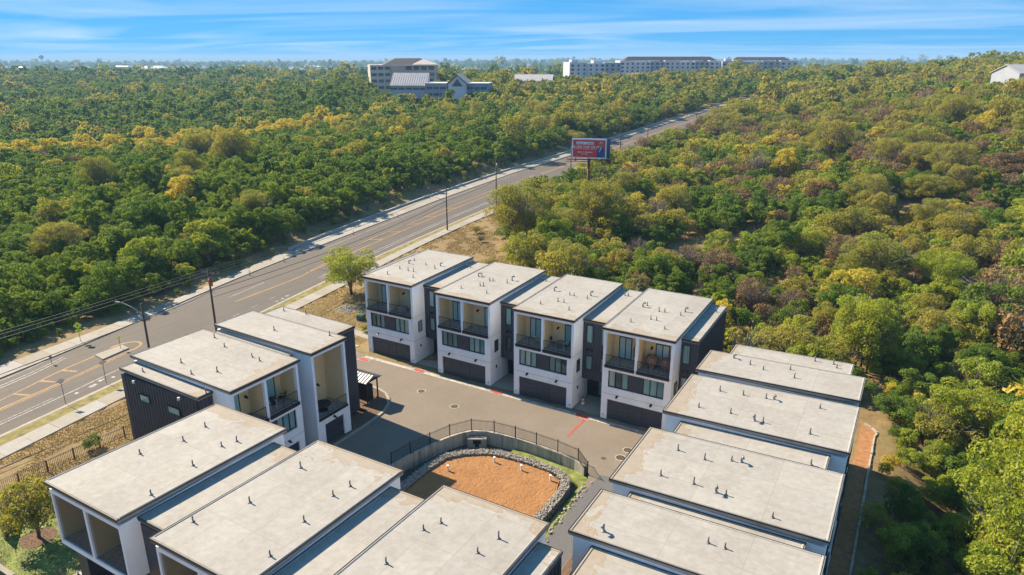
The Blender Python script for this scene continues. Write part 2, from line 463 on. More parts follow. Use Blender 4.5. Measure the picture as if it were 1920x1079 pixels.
m, t, b = newmat('screen')
b.inputs['Base Color'].default_value = (0.03, 0.033, 0.03, 1); b.inputs['Roughness'].default_value = .6
tp_ = t.nodes.new('ShaderNodeBsdfTransparent'); mx_ = t.nodes.new('ShaderNodeMixShader'); mx_.inputs[0].default_value = .24
t.links.new(tp_.outputs[0], mx_.inputs[1]); t.links.new(b.outputs[0], mx_.inputs[2]); t.links.new(mx_.outputs[0], t.nodes['Material Output'].inputs[0])
simple('lawn', (0.15, 0.175, 0.035), 0.9, var=0.6, scale=1.3, bmp=0.4)
simple('verge', (0.19, 0.155, 0.045), 0.95, var=0.45, scale=1.1, bmp=0.5)

def leafmat(name, stops, trans=0.25):
    m, t, b = newmat(name)
    oi = t.nodes.new('ShaderNodeObjectInfo')
    at = t.nodes.new('ShaderNodeAttribute'); at.attribute_name = 'tint'
    wn2 = ramp(t, noise(t, wpos(t), 0.075, 3, .6), [(.3, (0, 0, 0)), (.7, (1, 1, 1))])
    f = mth(t, 'ADD', mth(t, 'MULTIPLY', oi.outputs['Random'], 0.28), mth(t, 'ADD', mth(t, 'MULTIPLY', at.outputs['Fac'], 0.40), mth(t, 'MULTIPLY', wn2, 0.32)))
    c = ramp(t, f, stops)
    t.links.new(c, b.inputs['Base Color'])
    b.inputs['Roughness'].default_value = 0.65
    b.inputs['Specular IOR Level'].default_value = 0.25
    tr = t.nodes.new('ShaderNodeBsdfTranslucent'); t.links.new(mixc(t, 1.0, c, (1.25, 1.2, 0.7), 'MULTIPLY'), tr.inputs[0])
    mx = t.nodes.new('ShaderNodeMixShader'); mx.inputs[0].default_value = trans
    t.links.new(b.outputs[0], mx.inputs[1]); t.links.new(tr.outputs[0], mx.inputs[2])
    t.links.new(mx.outputs[0], t.nodes['Material Output'].inputs[0])
    return m
leafmat('leaf_juniper', [(0.0, (0.076, 0.150, 0.025)), (0.4, (0.124, 0.203, 0.028)), (0.75, (0.206, 0.264, 0.031)), (1.0, (0.289, 0.306, 0.031))], 0.48)
leafmat('leaf_oak', [(0.0, (0.179, 0.229, 0.036)), (0.4, (0.273, 0.282, 0.046)), (0.7, (0.367, 0.312, 0.058)), (1.0, (0.437, 0.290, 0.072))], 0.48)
leafmat('leaf_bright', [(0.0, (0.172, 0.251, 0.029)), (0.5, (0.290, 0.343, 0.035)), (1.0, (0.409, 0.396, 0.040))], 0.45)
leafmat('leaf_yellow', [(0.0, (0.38, 0.33, 0.05)), (0.5, (0.52, 0.43, 0.06)), (1.0, (0.62, 0.49, 0.06))], 0.45)
leafmat('leaf_brown', [(0.0, (0.18, 0.13, 0.05)), (0.5, (0.26, 0.165, 0.07)), (1.0, (0.33, 0.20, 0.085))])
leafmat('grass_dry', [(0.0, (0.20, 0.14, 0.05)), (0.5, (0.34, 0.25, 0.10)), (1.0, (0.40, 0.32, 0.12))])
leafmat('grass_green', [(0.0, (0.07, 0.11, 0.02)), (0.5, (0.12, 0.16, 0.03)), (1.0, (0.22, 0.21, 0.05))])
X = MATS

# ------------------------------------------------------------------ the lie of the land
FH = np.array([-math.sin(AZ), math.cos(AZ)]); RH = np.array([math.cos(AZ), math.sin(AZ)])
def sr(x, y): return x * FH[0] + y * FH[1], x * RH[0] + y * RH[1]
def xy(s, r): return s * FH[0] + r * RH[0], s * FH[1] + r * RH[1]
RY = [-120, -60, 20, 35, 50, 65, 80, 100, 125, 150, 200, 283, 353, 442, 520, 607, 800]
LINES = {
    'LW': [-78, -84, -91.5, -93.4, -94.9, -97.5, -101.5, -105.7, -109.8, -113.4, -118.5, -117.5, -115, -112.5, -99, -76, -34],
    'LC': [-74, -80, -87.5, -89.8, -92.3, -96, -98.9, -101.9, -105.4, -109.2, -114.6, -113.8, -111.4, -109, -95.5, -72.5, -30.5],
    'RC': [-62, -68, -74.2, -76.2, -78.3, -81.2, -83.7, -87, -89.9, -92.6, -97, -100, -98, -96, -82.5, -59.5, -17.5],
    'WL': [-60, -66, -72, -74, -76.6, -79.4, -81.4, -85, -88.5, -91, -95, -97.8, -96, -94, -80.5, -57.5, -15.5],
    'WR': [-57.5, -63.5, -69.4, -72, -74, -77, -79, -83, -86.3, -88.2, -92.4, -95.4, -93.6, -91.6, -78, -55, -13]}
def _smooth(tab):
    yy = np.arange(-120, 800.1, 4.0)
    v = np.interp(yy, RY, tab)
    k = np.array([1, 2, 3, 4, 3, 2, 1.0]); k /= k.sum()
    p = np.pad(v, 3, mode='edge'); p[:3] = v[0] - (v[1] - v[0]) * np.array([3, 2, 1]); p[-3:] = v[-1] + (v[-1] - v[-2]) * np.array([1, 2, 3])
    return yy, np.convolve(p, k, mode='valid')
LN = {k: _smooth(v) for k, v in LINES.items()}
def ln(k, y): return np.interp(y, LN[k][0], LN[k][1])
def sst(a, b, x):
    t_ = np.clip((x - a) / (b - a), 0, 1); return t_ * t_ * (3 - 2 * t_)
ZS = [0, 240, 299, 358, 435, 583, 650, 760, 1000, 1600]
ZV = [0, 0, 2.0, 5.0, 7.8, 16.0, 18.0, 17.0, 4.0, -12.0]
_zs = np.arange(0, 1600, 5.0); _zv = np.interp(_zs, ZS, ZV)
_k = np.hanning(17); _k /= _k.sum()
_zv = np.convolve(np.pad(_zv, 8, mode='edge'), _k, mode='valid')
def zr(s): return np.interp(s, _zs, _zv)
def road_z(x, y): return zr(sr(x, y)[0])
def land(x, y, carve=True):
    x = np.asarray(x, float); y = np.asarray(y, float)
    s, r = sr(x, y)
    rroad = -122.7 + 0.583 * np.clip(s, 0, 900)
    d = r - rroad
    front = sst(20, 90, s)
    base = zr(np.clip(s, 0, 1599))
    W = sst(-260, -45, d)
    left = (-5.5 * np.exp(-((s - 325) / 105.0) ** 2) + 15.5 * np.exp(-((s - 540) / 140.0) ** 2 - ((r + 30) / 170.0) ** 2)
            + 7.0 * np.exp(-((s - 900) / 230.0) ** 2)) - 14.0 * sst(1000, 1700, s)
    right = (22.0 - 0.55 * base) * sst(22, 220, d) * sst(75, 215, s) * (1 - sst(520, 1100, s))
    z = base * W + left * (1 - W) * front + right
    # gentle roll away from the built site
    roll = 0.9 * np.sin(x * 0.021 + 1.3) * np.cos(y * 0.017) + 0.5 * np.sin(x * 0.06 + y * 0.045)
    site = sst(18, 60, np.maximum(np.maximum(-62 - x, x - 2), np.maximum(y - 78, -5 - y)))
    corridor = 1 - sst(8, 26, np.maximum(ln('LW', np.clip(y, -120, 800)) - x, x - ln('WR', np.clip(y, -120, 800))))
    z = z + roll * site * (1 - corridor) * sst(0, 60, np.hypot(x, y))
    # bank falling away behind the right-hand row
    z = z - 3.2 * sst(0.7, 11, x) * (1 - sst(70, 95, y)) * (1 - sst(30, 60, x))
    # cut bank left of the road
    dl = ln('LW', np.clip(y, -120, 800)) - x
    z = z + 2.4 * sst(0.6, 11, dl) * sst(60, 110, y) * (1 - sst(60, 120, dl)) * (1 - sst(300, 420, y))
    z = z + 0.04
    if carve:
        inroad = (x > ln('LW', np.clip(y, -120, 800)) + 0.7) & (x < ln('WR', np.clip(y, -120, 800)) - 0.7) & (y < 800) & (y > -120)
        z = np.where(inroad, z - 0.40, z)
        court = (x > -60) & (x < -14.6) & (y > 31.5) & (y < 61)
        z = np.where(court, z - 0.40, z)
        pond = (x > -39.5) & (x < -19.6) & (y > 29.5) & (y < 54.2)
        z = np.where(pond, z - 2.2, z)
    return z

def terrain():
    az = np.concatenate([np.arange(-56, 56.01, 0.7), np.arange(60, 303.9, 4.0)])
    rad = [0.0, 4.0]
    while rad[-1] < 900: rad.append(max(rad[-1] * 1.02, rad[-1] + 0.7))
    while rad[-1] < 45000: rad.append(rad[-1] * 1.07)
    rad = np.array(rad[1:])
    A, Rr = np.meshgrid(np.radians(az), rad)
    s = Rr * np.cos(A); r = Rr * np.sin(A)
    x, y = xy(s, r)
    z = land(x, y)
    far = Rr > 1500
    und = 5.0 * np.sin(x / 900.0) * np.cos(y / 1300.0) + 3.0 * np.sin(x / 2700.0 + 1) + 6.0 * np.sin(y / 5200.0 + 0.4)
    z = np.where(far, z + und * np.clip((Rr - 1500) / 2000, 0, 1), z)
    z = np.where(Rr > 12000, z + 10.0 * np.clip((Rr - 12000) / 20000, 0, 1), z)
    n, k = A.shape
    verts = np.stack([x, y, z], -1).reshape(-1, 3)
    i = np.arange(n - 1)[:, None] * k; j = np.arange(k)[None, :]; j2 = (j + 1) % k
    q = np.stack([i + j, i + k + j, i + k + j2, i + j2], -1).reshape(-1, 4)
    c = len(verts)
    verts = np.vstack([verts, [[0, 0, float(land(0, 0))]]])
    tri = [(c, jj, (jj + 1) % k, c) for jj in range(k)]
    me = bpy.data.meshes.new('terrain')
    me.from_pydata(verts.tolist(), [], [tuple(a[::-1]) for a in q.tolist()] + [(a[0], a[2], a[1]) for a in tri])
    me.materials.append(X['terrain'])
    me.polygons.foreach_set('use_smooth', [True] * len(me.polygons))
    me.update()
    if me.polygons[0].normal.z < 0: me.flip_normals()
    o = link('terrain', me)
    tag(o, kind='structure')
    return o
terrain()

# ------------------------------------------------------------------ road
def strip(fa, fb, y0, y1, step, dz, thick=None):
    """sheet (or slab) between two x(y) lines"""
    mb = MB(); ys = np.append(np.arange(y0, y1, step), y1)
    rows = []
    for y in ys:
        xa, xb = fa(y), fb(y)
        za = road_z(0.5 * (xa + xb), y) + dz
        rows.append(((xa, y, za), (xb, y, za)))
    for p, q in zip(rows[:-1], rows[1:]):
        if thick is None: mb.poly([p[0], p[1], q[1], q[0]])
        else:
            lo = lambda v: (v[0], v[1], v[2] - thick)
            mb.hexa([lo(p[0]), lo(p[1]), lo(q[1]), lo(q[0]), p[0], p[1], q[1], q[0]])
    return mb
road = strip(lambda y: ln('LC', y) - 0.05, lambda y: ln('RC', y) + 0.05, -120, 790, 4, 0.0).build('road', X['asphalt'])
tag(road, kind='structure')
def pline(pts, wd, mat, name, dz=0.006, parent=road, smooth=True):
    ys = [p[1] for p in pts]; xs = [p[0] for p in pts]
    f = lambda y: float(np.interp(y, ys, xs))
    return strip(lambda y: f(y) - wd / 2, lambda y: f(y) + wd / 2, ys[0], ys[-1], 3.0, dz).build(name, X[mat], parent)
def cpts(frac, y0, y1, step=12):
    return [(float(ln('LC', y) * (1 - frac) + ln('RC', y) * frac), y) for y in np.arange(y0, y1 + 0.1, step)]
YL1 = [(-76.4, -20), (-81.2, 16), (-83.6, 31.4), (-85.3, 36.9), (-86.2, 40.5), (-86.7, 44.0)]
YL2 = [(-74.2, -20), (-79, 16), (-81.6, 30.4), (-82.3, 36), (-83.3, 40.9), (-84.3, 46.0)]
pline(YL1, 0.22, 'yellow_paint', 'yellow_line'); pline(YL2, 0.22, 'yellow_paint', 'yellow_line')
pline([(x + 0.42, y) for x, y in YL2], 0.14, 'yellow_paint', 'yellow_line')
for yy in (33.0, 36.3, 39.2, 25.0, 29.0):
    a = float(np.interp(yy, [p[1] for p in YL1], [p[0] for p in YL1])); b_ = float(np.interp(yy + 1.6, [p[1] for p in YL2], [p[0] for p in YL2]))
    MB().poly([(a + .1, yy - 0.2, .007), (a + 1.9, yy + 0.55, .007), (a + 1.9, yy + 0.85, .007), (a + .1, yy + 0.2, .007)]).build('yellow_hatch', X['yellow_paint'], road)
# yellow loop round the nose of the traffic island
loop = MB(); cxl, cyl_ = -86.0, 46.9
pr = None
for k in range(15):
    a = -0.3 + k * (math.pi + 0.6) / 14
    ca, sa = math.cos(a), math.sin(a)
    cur = ((cxl + 1.45 * ca, cyl_ + 2.2 * sa, .006), (cxl + 1.75 * ca, cyl_ + 2.5 * sa, .006))
    if pr: loop.poly([pr[0], pr[1], cur[1], cur[0]])
    pr = cur
loop.build('yellow_loop', X['yellow_paint'], road)
pline([(-88.4, 66.5), (-89.0, 76), (-89.4, 81), (-90.4, 84.1)], 0.30, 'yellow_paint', 'yellow_line')
Y1 = [(-90.4, 83.9), (-92.2, 91), (-94.3, 98), (-96.4, 105.8), (-98.9, 124.7), (-101.5, 142.6), (-104.0, 169.2), (-106.6, 197.6)]
Y2 = [(-90.2, 83.9), (-91.3, 91), (-92.9, 99.3), (-95.4, 116), (-98.6, 138.5), (-101.9, 166.1), (-105.6, 194.5)]
pline(Y1, 0.28, 'yellow_paint', 'yellow_line'); pline(Y2, 0.28, 'yellow_paint', 'yellow_line')
for ya in (106.5, 113.5, 121.5, 130, 140):
    a = float(np.interp(ya, [p[1] for p in Y1], [p[0] for p in Y1])); b_ = float(np.interp(ya + 2, [p[1] for p in Y2], [p[0] for p in Y2]))
    MB().poly([(a, ya - .25, .007), (b_, ya + 1.75, .007), (b_, ya + 2.25, .007), (a, ya + .25, .007)]).build('yellow_hatch', X['yellow_paint'], road)
pline(cpts(0.50, 200, 780), 0.35, 'yellow_paint', 'yellow_line')
pline(cpts(0.46, 200, 780), 0.30, 'yellow_paint', 'yellow_line')
LWH = [(-80, -20), (-85.2, 20), (-87, 32.9), (-88.0, 38.1), (-89.2, 41.5)]
pline(LWH, 0.14, 'white_paint', 'white_line'); pline([(x - .6, y) for x, y in LWH], 0.14, 'white_paint', 'white_line')
pline([(x - 1.9, y) for x, y in LWH], 0.16, 'white_paint', 'white_line')
pline([(-99.3, 96), (-103.8, 124.7), (-108.0, 152.2), (-111.4, 180.3), (-113.2, 205)], 0.16, 'white_paint', 'white_line')
pline([(-92.1, 46), (-93.6, 56), (-96.0, 68)], 0.12, 'white_paint', 'white_line')
RWH = [(-70, -20), (-76, 16), (-77.8, 28.7), (-78.7, 34.7), (-80.2, 42.6), (-81.5, 50)]
pline(RWH, 0.16, 'white_paint', 'white_line'); pline([(x - .55, y) for x, y in RWH[:4]], 0.12, 'white_paint', 'white_line')
RW2 = [(-86.4, 82), (-89.9, 103.1), (-92, 117.2), (-94.2, 131.9), (-97.2, 159.4), (-99.8, 180.2), (-102, 230)]
pline(RW2, 0.18, 'white_paint', 'white_line'); pline([(x + .75, y) for x, y in RW2], 0.18, 'white_paint', 'white_line')
pline([(-90.9, 67.3), (-92.3, 75.5)], 0.16, 'white_paint', 'white_line')
for y0_ in (54, 58, 62, 66, 70):
    x0_ = float(np.interp(y0_, [50, 86], [-81.3, -87.4]))
    pline([(x0_, y0_), (x0_ - .22, y0_ + 1.3)], 0.12, 'white_paint', 'white_dash')
for px_, py_, w_, l_ in ((-78.1, 36.4, .5, .5), (-78.4, 38.2, .5, 1.0), (-79.0, 39.6, .4, .8), (-78.6, 41.0, .5, .4), (-83.1, 71.0, .5, .5), (-83.6, 72.2, .35, .9), (-82.9, 69.6, .3, .6), (-88.9, 118.0, .8, 1.6)):
    MB().poly([(px_ - w_ / 2, py_, .006), (px_ + w_ / 2, py_ + .1, .006), (px_ + w_ / 2 - .2, py_ + l_, .006), (px_ - w_ / 2 - .1, py_ + l_ - .1, .006)]).build('bike_symbol', X['white_paint'], road)
# kerbs
def kerb(key, sgn, y0, y1, name):
    mb = strip(lambda y: ln(key, y) - (0.42 if sgn < 0 else 0), lambda y: ln(key, y) + (0.42 if sgn > 0 else 0), y0, y1, 4, 0.13, 0.35)
    return tag(mb.build(name, X['kerb_conc']), kind='structure')
kerb('LC', -1, -60, 780, 'kerb'); kerb('RC', 1, -60, 780, 'kerb')
tag(strip(lambda y: ln('RC', y) + 0.43, lambda y: ln('WL', y) - 0.02, -60, 300, 4, 0.12, 0.3).build('verge', X['verge']), kind='structure')
# sidewalks: slab by slab near, one strip beyond
def walk(ka, kb, y0, y1, length, name):
    root = MB()
    far_ = strip(lambda y: ln(ka, y) , lambda y: ln(kb, y), y1, 620, 4, 0.135, 0.4).build(name, X['walk_conc'])
    tag(far_, kind='structure')
    y = y0
    while y < y1 - 0.1:
        strip(lambda q: ln(ka, q), lambda q: ln(kb, q), y, min(y + length - 0.025, y1), length, 0.135 + random.uniform(-.008, .008), 0.3).build('slab', X['walk_conc'], far_)
        y += length
    return far_
walk('WL', 'WR', 12, 170, 2.75, 'sidewalk')
LN['LC2'] = (LN['LC'][0], LN['LC'][1] - 0.43)
walk('LW', 'LC2', 24, 170, 3.4, 'sidewalk')
# low concrete retaining wall along the far sidewalk
rw = strip(lambda y: ln('LW', y) - 0.35, lambda y: ln('LW', y), 92, 380, 4, 0.62, 1.0).build('retaining_wall', X['stained_conc'])
rw.data.materials[0] = simple('wall_conc', (0.42, 0.405, 0.375), 0.85, var=0.15, scale=0.8)
tag(rw, 'low grey concrete retaining wall along the far sidewalk', 'wall')
# traffic island
isl = MB().prism([(-86.7, 43.7), (-84.5, 43.4), (-85.1, 47.2), (-86.9, 47.4)], -0.05, 0.15).build('traffic_island', X['walk_conc'])
tag(isl, 'pale concrete traffic island in the middle of the road', 'traffic island')

# ------------------------------------------------------------------ courtyard
WALLP = [(-38.6, 31.6), (-38.4, 38), (-38.2, 43.1), (-38.0, 44.8), (-37.5, 46.8), (-36.8, 49.4), (-36.1, 51.0), (-35.2, 52.2), (-33.8, 52.95), (-30.9, 53.15), (-27.8, 53.1), (-25.4, 52.95), (-23.7, 52.7), (-22.4, 52.1), (-21.6, 50.9), (-21.2, 48.9), (-20.9, 45), (-20.7, 40), (-20.6, 31.6)]
outer = [(-66, 54.6), (-66, 61.35), (-14.2, 61.35), (-14.2, 31.2), (-45.2, 31.2), (-45.2, 48.0), (-45.6, 50.8), (-46.2, 52.2), (-47.1, 53.2), (-48.0, 53.9), (-49.2, 54.3), (-50.6, 54.4), (-57, 54.5)]
tris = geometry.tessellate_polygon([[Vector((p[0], p[1], 0)) for p in outer], [Vector((p[0], p[1], 0)) for p in WALLP]])
allp = [(p[0], p[1], 0.0) for p in outer + WALLP]
me = bpy.data.meshes.new('courtyard'); me.from_pydata(allp, [], [tuple(t_) for t_ in tris]); me.update()
if me.polygons[0].normal.z < 0: me.flip_normals()
me.materials.append(X['concrete_court'])
tag(link('courtyard', me), kind='structure')
tag(MB().prism([(-80.6, 54.0), (-66, 54.6), (-66, 61.35), (-81.6, 61.35)], -0.2, 0.004).build('driveway', X['concrete_court']), kind='structure')
# gutter apron in front of the back row
tag(MB().poly([(-57, 60.55, .006), (-14.3, 60.2, .006), (-14.3, 60.75, .006), (-57, 61.1, .006)]).build('gutter', X['stained_conc']), kind='structure')
# red painted hydrant markings with white borders
for (x, y) in ((-49.35, 60.55), (-38.3, 60.35), (-27.55, 60.05), (-57.3, 59.6)):
    mk = MB().poly([(x, y, .010), (x + 1.75, y - .1, .010), (x + 1.75, y + .75, .010), (x, y + .85, .010)]).build('painted_marking', X['white_paint'])
    tag(mk, kind='structure')
    MB().poly([(x + .12, y + .12, .014), (x + 1.63, y + .02, .014), (x + 1.63, y + .63, .014), (x + .12, y + .73, .014)]).build('red_paint', X['red_paint'], mk)
tag(MB().poly([(-26.35, 56.0, .010), (-26.15, 56.0, .010), (-26.05, 59.9, .010), (-26.25, 59.9, .010)]).build('painted_marking', X['red_paint']), kind='structure')
# island of mulch with a kerb, under the mail kiosk
arc = [(-45.25, 43.0), (-45.25, 48.0), (-45.6, 50.8), (-46.2, 52.2), (-47.1, 53.2), (-48.0, 53.9), (-49.2, 54.3), (-50.6, 54.4), (-57, 54.5)]
tag(MB().prism(arc + [(-57, 50.0), (-47, 50.0), (-47, 43.0)], -0.1, 0.11).build('planting_island', X['mulch']), kind='structure')
kb = MB()
for p, q in zip(arc[:-1], arc[1:]):
    d = Vector((q[0] - p[0], q[1] - p[1])); nrm = Vector((d.y, -d.x)).normalized() * 0.32
    kb.hexa([(p[0], p[1], -.1), (p[0] + nrm.x, p[1] + nrm.y, -.1), (q[0] + nrm.x, q[1] + nrm.y, -.1), (q[0], q[1], -.1), (p[0], p[1], .14), (p[0] + nrm.x, p[1] + nrm.y, .14), (q[0] + nrm.x, q[1] + nrm.y, .14), (q[0], q[1], .14)])
tag(kb.build('kerb', X['kerb_conc']), kind='structure')
# manholes
for i, (x, y, r, lab) in enumerate(((-44.9, 56.6, .42, 'manhole cover nearest the mail kiosk'), (-39.6, 55.5, .45, 'manhole cover in the court above the curved fence'), (-20.1, 56.6, .42, 'farther of two manhole covers by the right row'), (-20.2, 55.0, .45, 'nearer of two manhole covers by the right row'))):
    o = MB().cyl((x, y, 0.0), (x, y, .012), r, r, 20).build('manhole_cover', X['manhole']); tag(o, lab, 'manhole', 'manhole covers in the court')
    rim = MB()
    for k in range(20):
        a, b2 = 2 * math.pi * k / 20, 2 * math.pi * (k + 1) / 20
        rim.poly([(x + r * math.cos(a), y + r * math.sin(a), .016), (x + (r + .09) * math.cos(a), y + (r + .09) * math.sin(a), .016), (x + (r + .09) * math.cos(b2), y + (r + .09) * math.sin(b2), .016), (x + r * math.cos(b2), y + r * math.sin(b2), .016)])
    rim.build('rim', X['stained_conc'], o)
tag(MB().box(-21.75, -21.35, 53.9, 54.3, .0, .012).build('drain_grate', X['manhole']), 'small square drain grate in the court paving', 'drain')

# ------------------------------------------------------------------ detention pond
tag(MB().prism(WALLP, -1.5, -1.38).build('pond_floor', X['pond_dark']), kind='structure')
pw = MB()
def offset_path(pts, d):
    out = []
    for i, p in enumerate(pts):
        a = Vector(pts[max(i - 1, 0)]); b2 = Vector(pts[min(i + 1, len(pts) - 1)])
        t_ = (b2 - a).normalized(); out.append((p[0] + t_.y * d, p[1] - t_.x * d))
    return out
seg = WALLP[:14]
inn = offset_path(seg, 0.28)
for a, b2, c2, d2_ in zip(seg[:-1], seg[1:], inn[1:], inn[:-1]):
    pw.hexa([(a[0], a[1], -1.5), (b2[0], b2[1], -1.5), (c2[0], c2[1], -1.5), (d2_[0], d2_[1], -1.5), (a[0], a[1], .06), (b2[0], b2[1], .06), (c2[0], c2[1], .06), (d2_[0], d2_[1], .06)])
pwall = pw.build('pond_wall', X['stained_conc'])
tag(pwall, 'curved weather-stained concrete wall round the sand basin', 'wall')
SAND = [(-35.0, 33), (-35.05, 41.6), (-35.1, 45.3), (-34.7, 47.9), (-33.4, 49.4), (-31.4, 50.2), (-28.4, 50.5), (-25.4, 50.4), (-24.0, 49.7), (-23.4, 47.9), (-23.5, 45.3), (-23.5, 33)]
sg = 60
mbS = MB()
xs = np.linspace(-35.6, -23.0, 40); ys = np.linspace(33, 51.0, 56)
def inside(p, poly):
    c = False; j = len(poly) - 1
    for i in range(len(poly)):
        if (poly[i][1] > p[1]) != (poly[j][1] > p[1]) and p[0] < (poly[j][0] - poly[i][0]) * (p[1] - poly[i][1]) / (poly[j][1] - poly[i][1]) + poly[i][0]: c = not c
        j = i
    return c
tris = geometry.tessellate_polygon([[Vector((p[0], p[1], 0)) for p in SAND]])
me = bpy.data.meshes.new('sand_bed'); me.from_pydata([(p[0], p[1], -0.72) for p in SAND], [], [tuple(t_) for t_ in tris]); me.update()
if me.polygons[0].normal.z < 0: me.flip_normals()
me.materials.append(X['sand']); tag(link('sand_bed', me), kind='structure')
# gabion berm of white rock
def rocks(path, width, zt, zb, n, rmin, rmax, name, mat):
    base = MB()
    phi = (1 + 5 ** .5) / 2
    iv = [Vector(v).normalized() for v in ((-1, phi, 0), (1, phi, 0), (-1, -phi, 0), (1, -phi, 0), (0, -1, phi), (0, 1, phi), (0, -1, -phi), (0, 1, -phi), (phi, 0, -1), (phi, 0, 1), (-phi, 0, -1), (-phi, 0, 1))]
    fc = [(0, 11, 5), (0, 5, 1), (0, 1, 7), (0, 7, 10), (0, 10, 11), (1, 5, 9), (5, 11, 4), (11, 10, 2), (10, 7, 6), (7, 1, 8), (3, 9, 4), (3, 4, 2), (3, 2, 6), (3, 6, 8), (3, 8, 9), (4, 9, 5), (2, 4, 11), (6, 2, 10), (8, 6, 7), (9, 8, 1)]
    iv = np.array(iv)
    P = np.array(path); L = np.r_[0, np.cumsum(np.hypot(*np.diff(P, axis=0).T))]
    V = []; F = []
    for i in range(n):
        l = RNG.uniform(0, L[-1]); px = np.interp(l, L, P[:, 0]); py = np.interp(l, L, P[:, 1])
        k = min(np.searchsorted(L, l), len(P) - 1); k = max(k, 1); d = P[k] - P[k - 1]; d = d / np.hypot(*d); nm = np.array([-d[1], d[0]])
        if RNG.uniform() < 0.6: u = RNG.uniform(-.5, .5) * width; z = zt + RNG.uniform(-.10, .05) - 0.10 * abs(2 * u / width)
        else: u = (0.5 if RNG.uniform() < .75 else -.5) * width; z = RNG.uniform(zb, zt)
        c = np.array([px + nm[0] * u, py + nm[1] * u, z])
        r = RNG.uniform(rmin, rmax)
        v = iv * (r * RNG.uniform(.7, 1.2, (12, 1))) * np.array([1, 1, .75]) + c
        F += [tuple(q + 12 * i for q in f) for f in fc]; V.append(v)
    V = np.vstack(V)
    return link(name, fast_mesh(name, V, np.array(F), mat))
GPATH = [(-22.9, 33), (-22.95, 43.9), (-22.9, 46.8), (-23.0, 48.8), (-23.5, 50.0), (-24.7, 50.75), (-27.8, 50.95), (-30.7, 50.75), (-32.3, 50.25), (-34.0, 49.1), (-35.25, 47.6), (-35.6, 45.1), (-35.6, 42.0), (-35.5, 33)]
core = MB()
gp = offset_path(GPATH, 0.36); gq = offset_path(GPATH, -0.36)
for a, b2, c2, d2_ in zip(gp[:-1], gp[1:], gq[1:], gq[:-1]):
    core.hexa([(a[0], a[1], -1.45), (b2[0], b2[1], -1.45), (c2[0], c2[1], -1.45), (d2_[0], d2_[1], -1.45), (a[0], a[1], -.5), (b2[0], b2[1], -.5), (c2[0], c2[1], -.5), (d2_[0], d2_[1], -.5)])
gab = core.build('rock_berm', X['stone_pale'])
tag(gab, 'berm of white rocks ringing the orange sand bed', 'rock berm')
rk = rocks(GPATH[::-1], 0.80, -0.44, -1.4, 6500, .045, .105, 'rock', X['rock_white']); rk.parent = gab; rk['kind'] = 'stuff'
for i, (x, y) in enumerate(((-33.7, 45.9), (-30.7, 49.3), (-27.8, 49.4), (-24.7, 49.3))):
    o = MB().cyl((x, y, -.75), (x, y, -.22), .09, .09, 10).cyl((x, y, -.24), (x, y, -.14), .12, .12, 10).build('standpipe', X['white_plastic'])
    tag(o, ('white standpipe in the sand closest to the shadow', 'white standpipe in the sand, second from the left', 'white standpipe in the sand, third from the left', 'white standpipe in the sand near the right corner')[i], 'pipe', 'standpipes in the sand')
# inlet headwall
ih = empty('inlet_structure', (-34.55, 52.25, -1.4), R_(30), 'concrete inlet box with grate below the curved fence', 'inlet')
MB().box(-.95, .95, -.8, -.55, 0, 1.0).box(-.95, -.4, -.55, .3, 0, 1.0).box(.4, .95, -.55, .3, 0, 1.0).build('box', X['walk_conc'], ih)
MB().box(-.4, .4, -.825, -.803, .45, .9).box(-.2, .2, -.83, -.803, .1, .45).build('opening', X['black_fabric'], ih)
gr_ = MB()
for k in range(12): gr_.box(-.75 + k * .13, -.69 + k * .13, -.5, .25, 1.01, 1.05)
gr_.build('grate', X['galv'], ih)
# pond planting and path on the right
tag(MB().prism([(-22.2, 52.2), (-30.5, 52.8), (-30.5, 51.6), (-24, 51.4), (-22.2, 50.2), (-22.2, 33), (-20.9, 33), (-21.3, 49), (-21.7, 51)], -1.3, -1.0).build('pond_bank', X['lawn']), kind='structure')
tag(MB().poly([(-20.5, 33, .008), (-18.2, 33, .008), (-18.6, 50.5, .008), (-19.4, 51.6, .008), (-20.7, 51.4, .008), (-21.0, 47, .008)]).build('path', X['gravel_dark']), kind='structure')
tag(MB().prism([(-18.1, 36.0), (-17.4, 36.0), (-17.9, 49.8), (-18.5, 49.8)], 0.0, 0.12).build('planting_bed', X['mulch']), kind='structure')
rk2 = rocks([(-20.6, 33), (-21.0, 46), (-21.0, 50)], .5, .05, -.2, 160, .07, .16, 'edging_stones', X['rock_white'])
tag(rk2, 'row of pale edging stones beside the dark path', 'edging stones', kind='stuff')

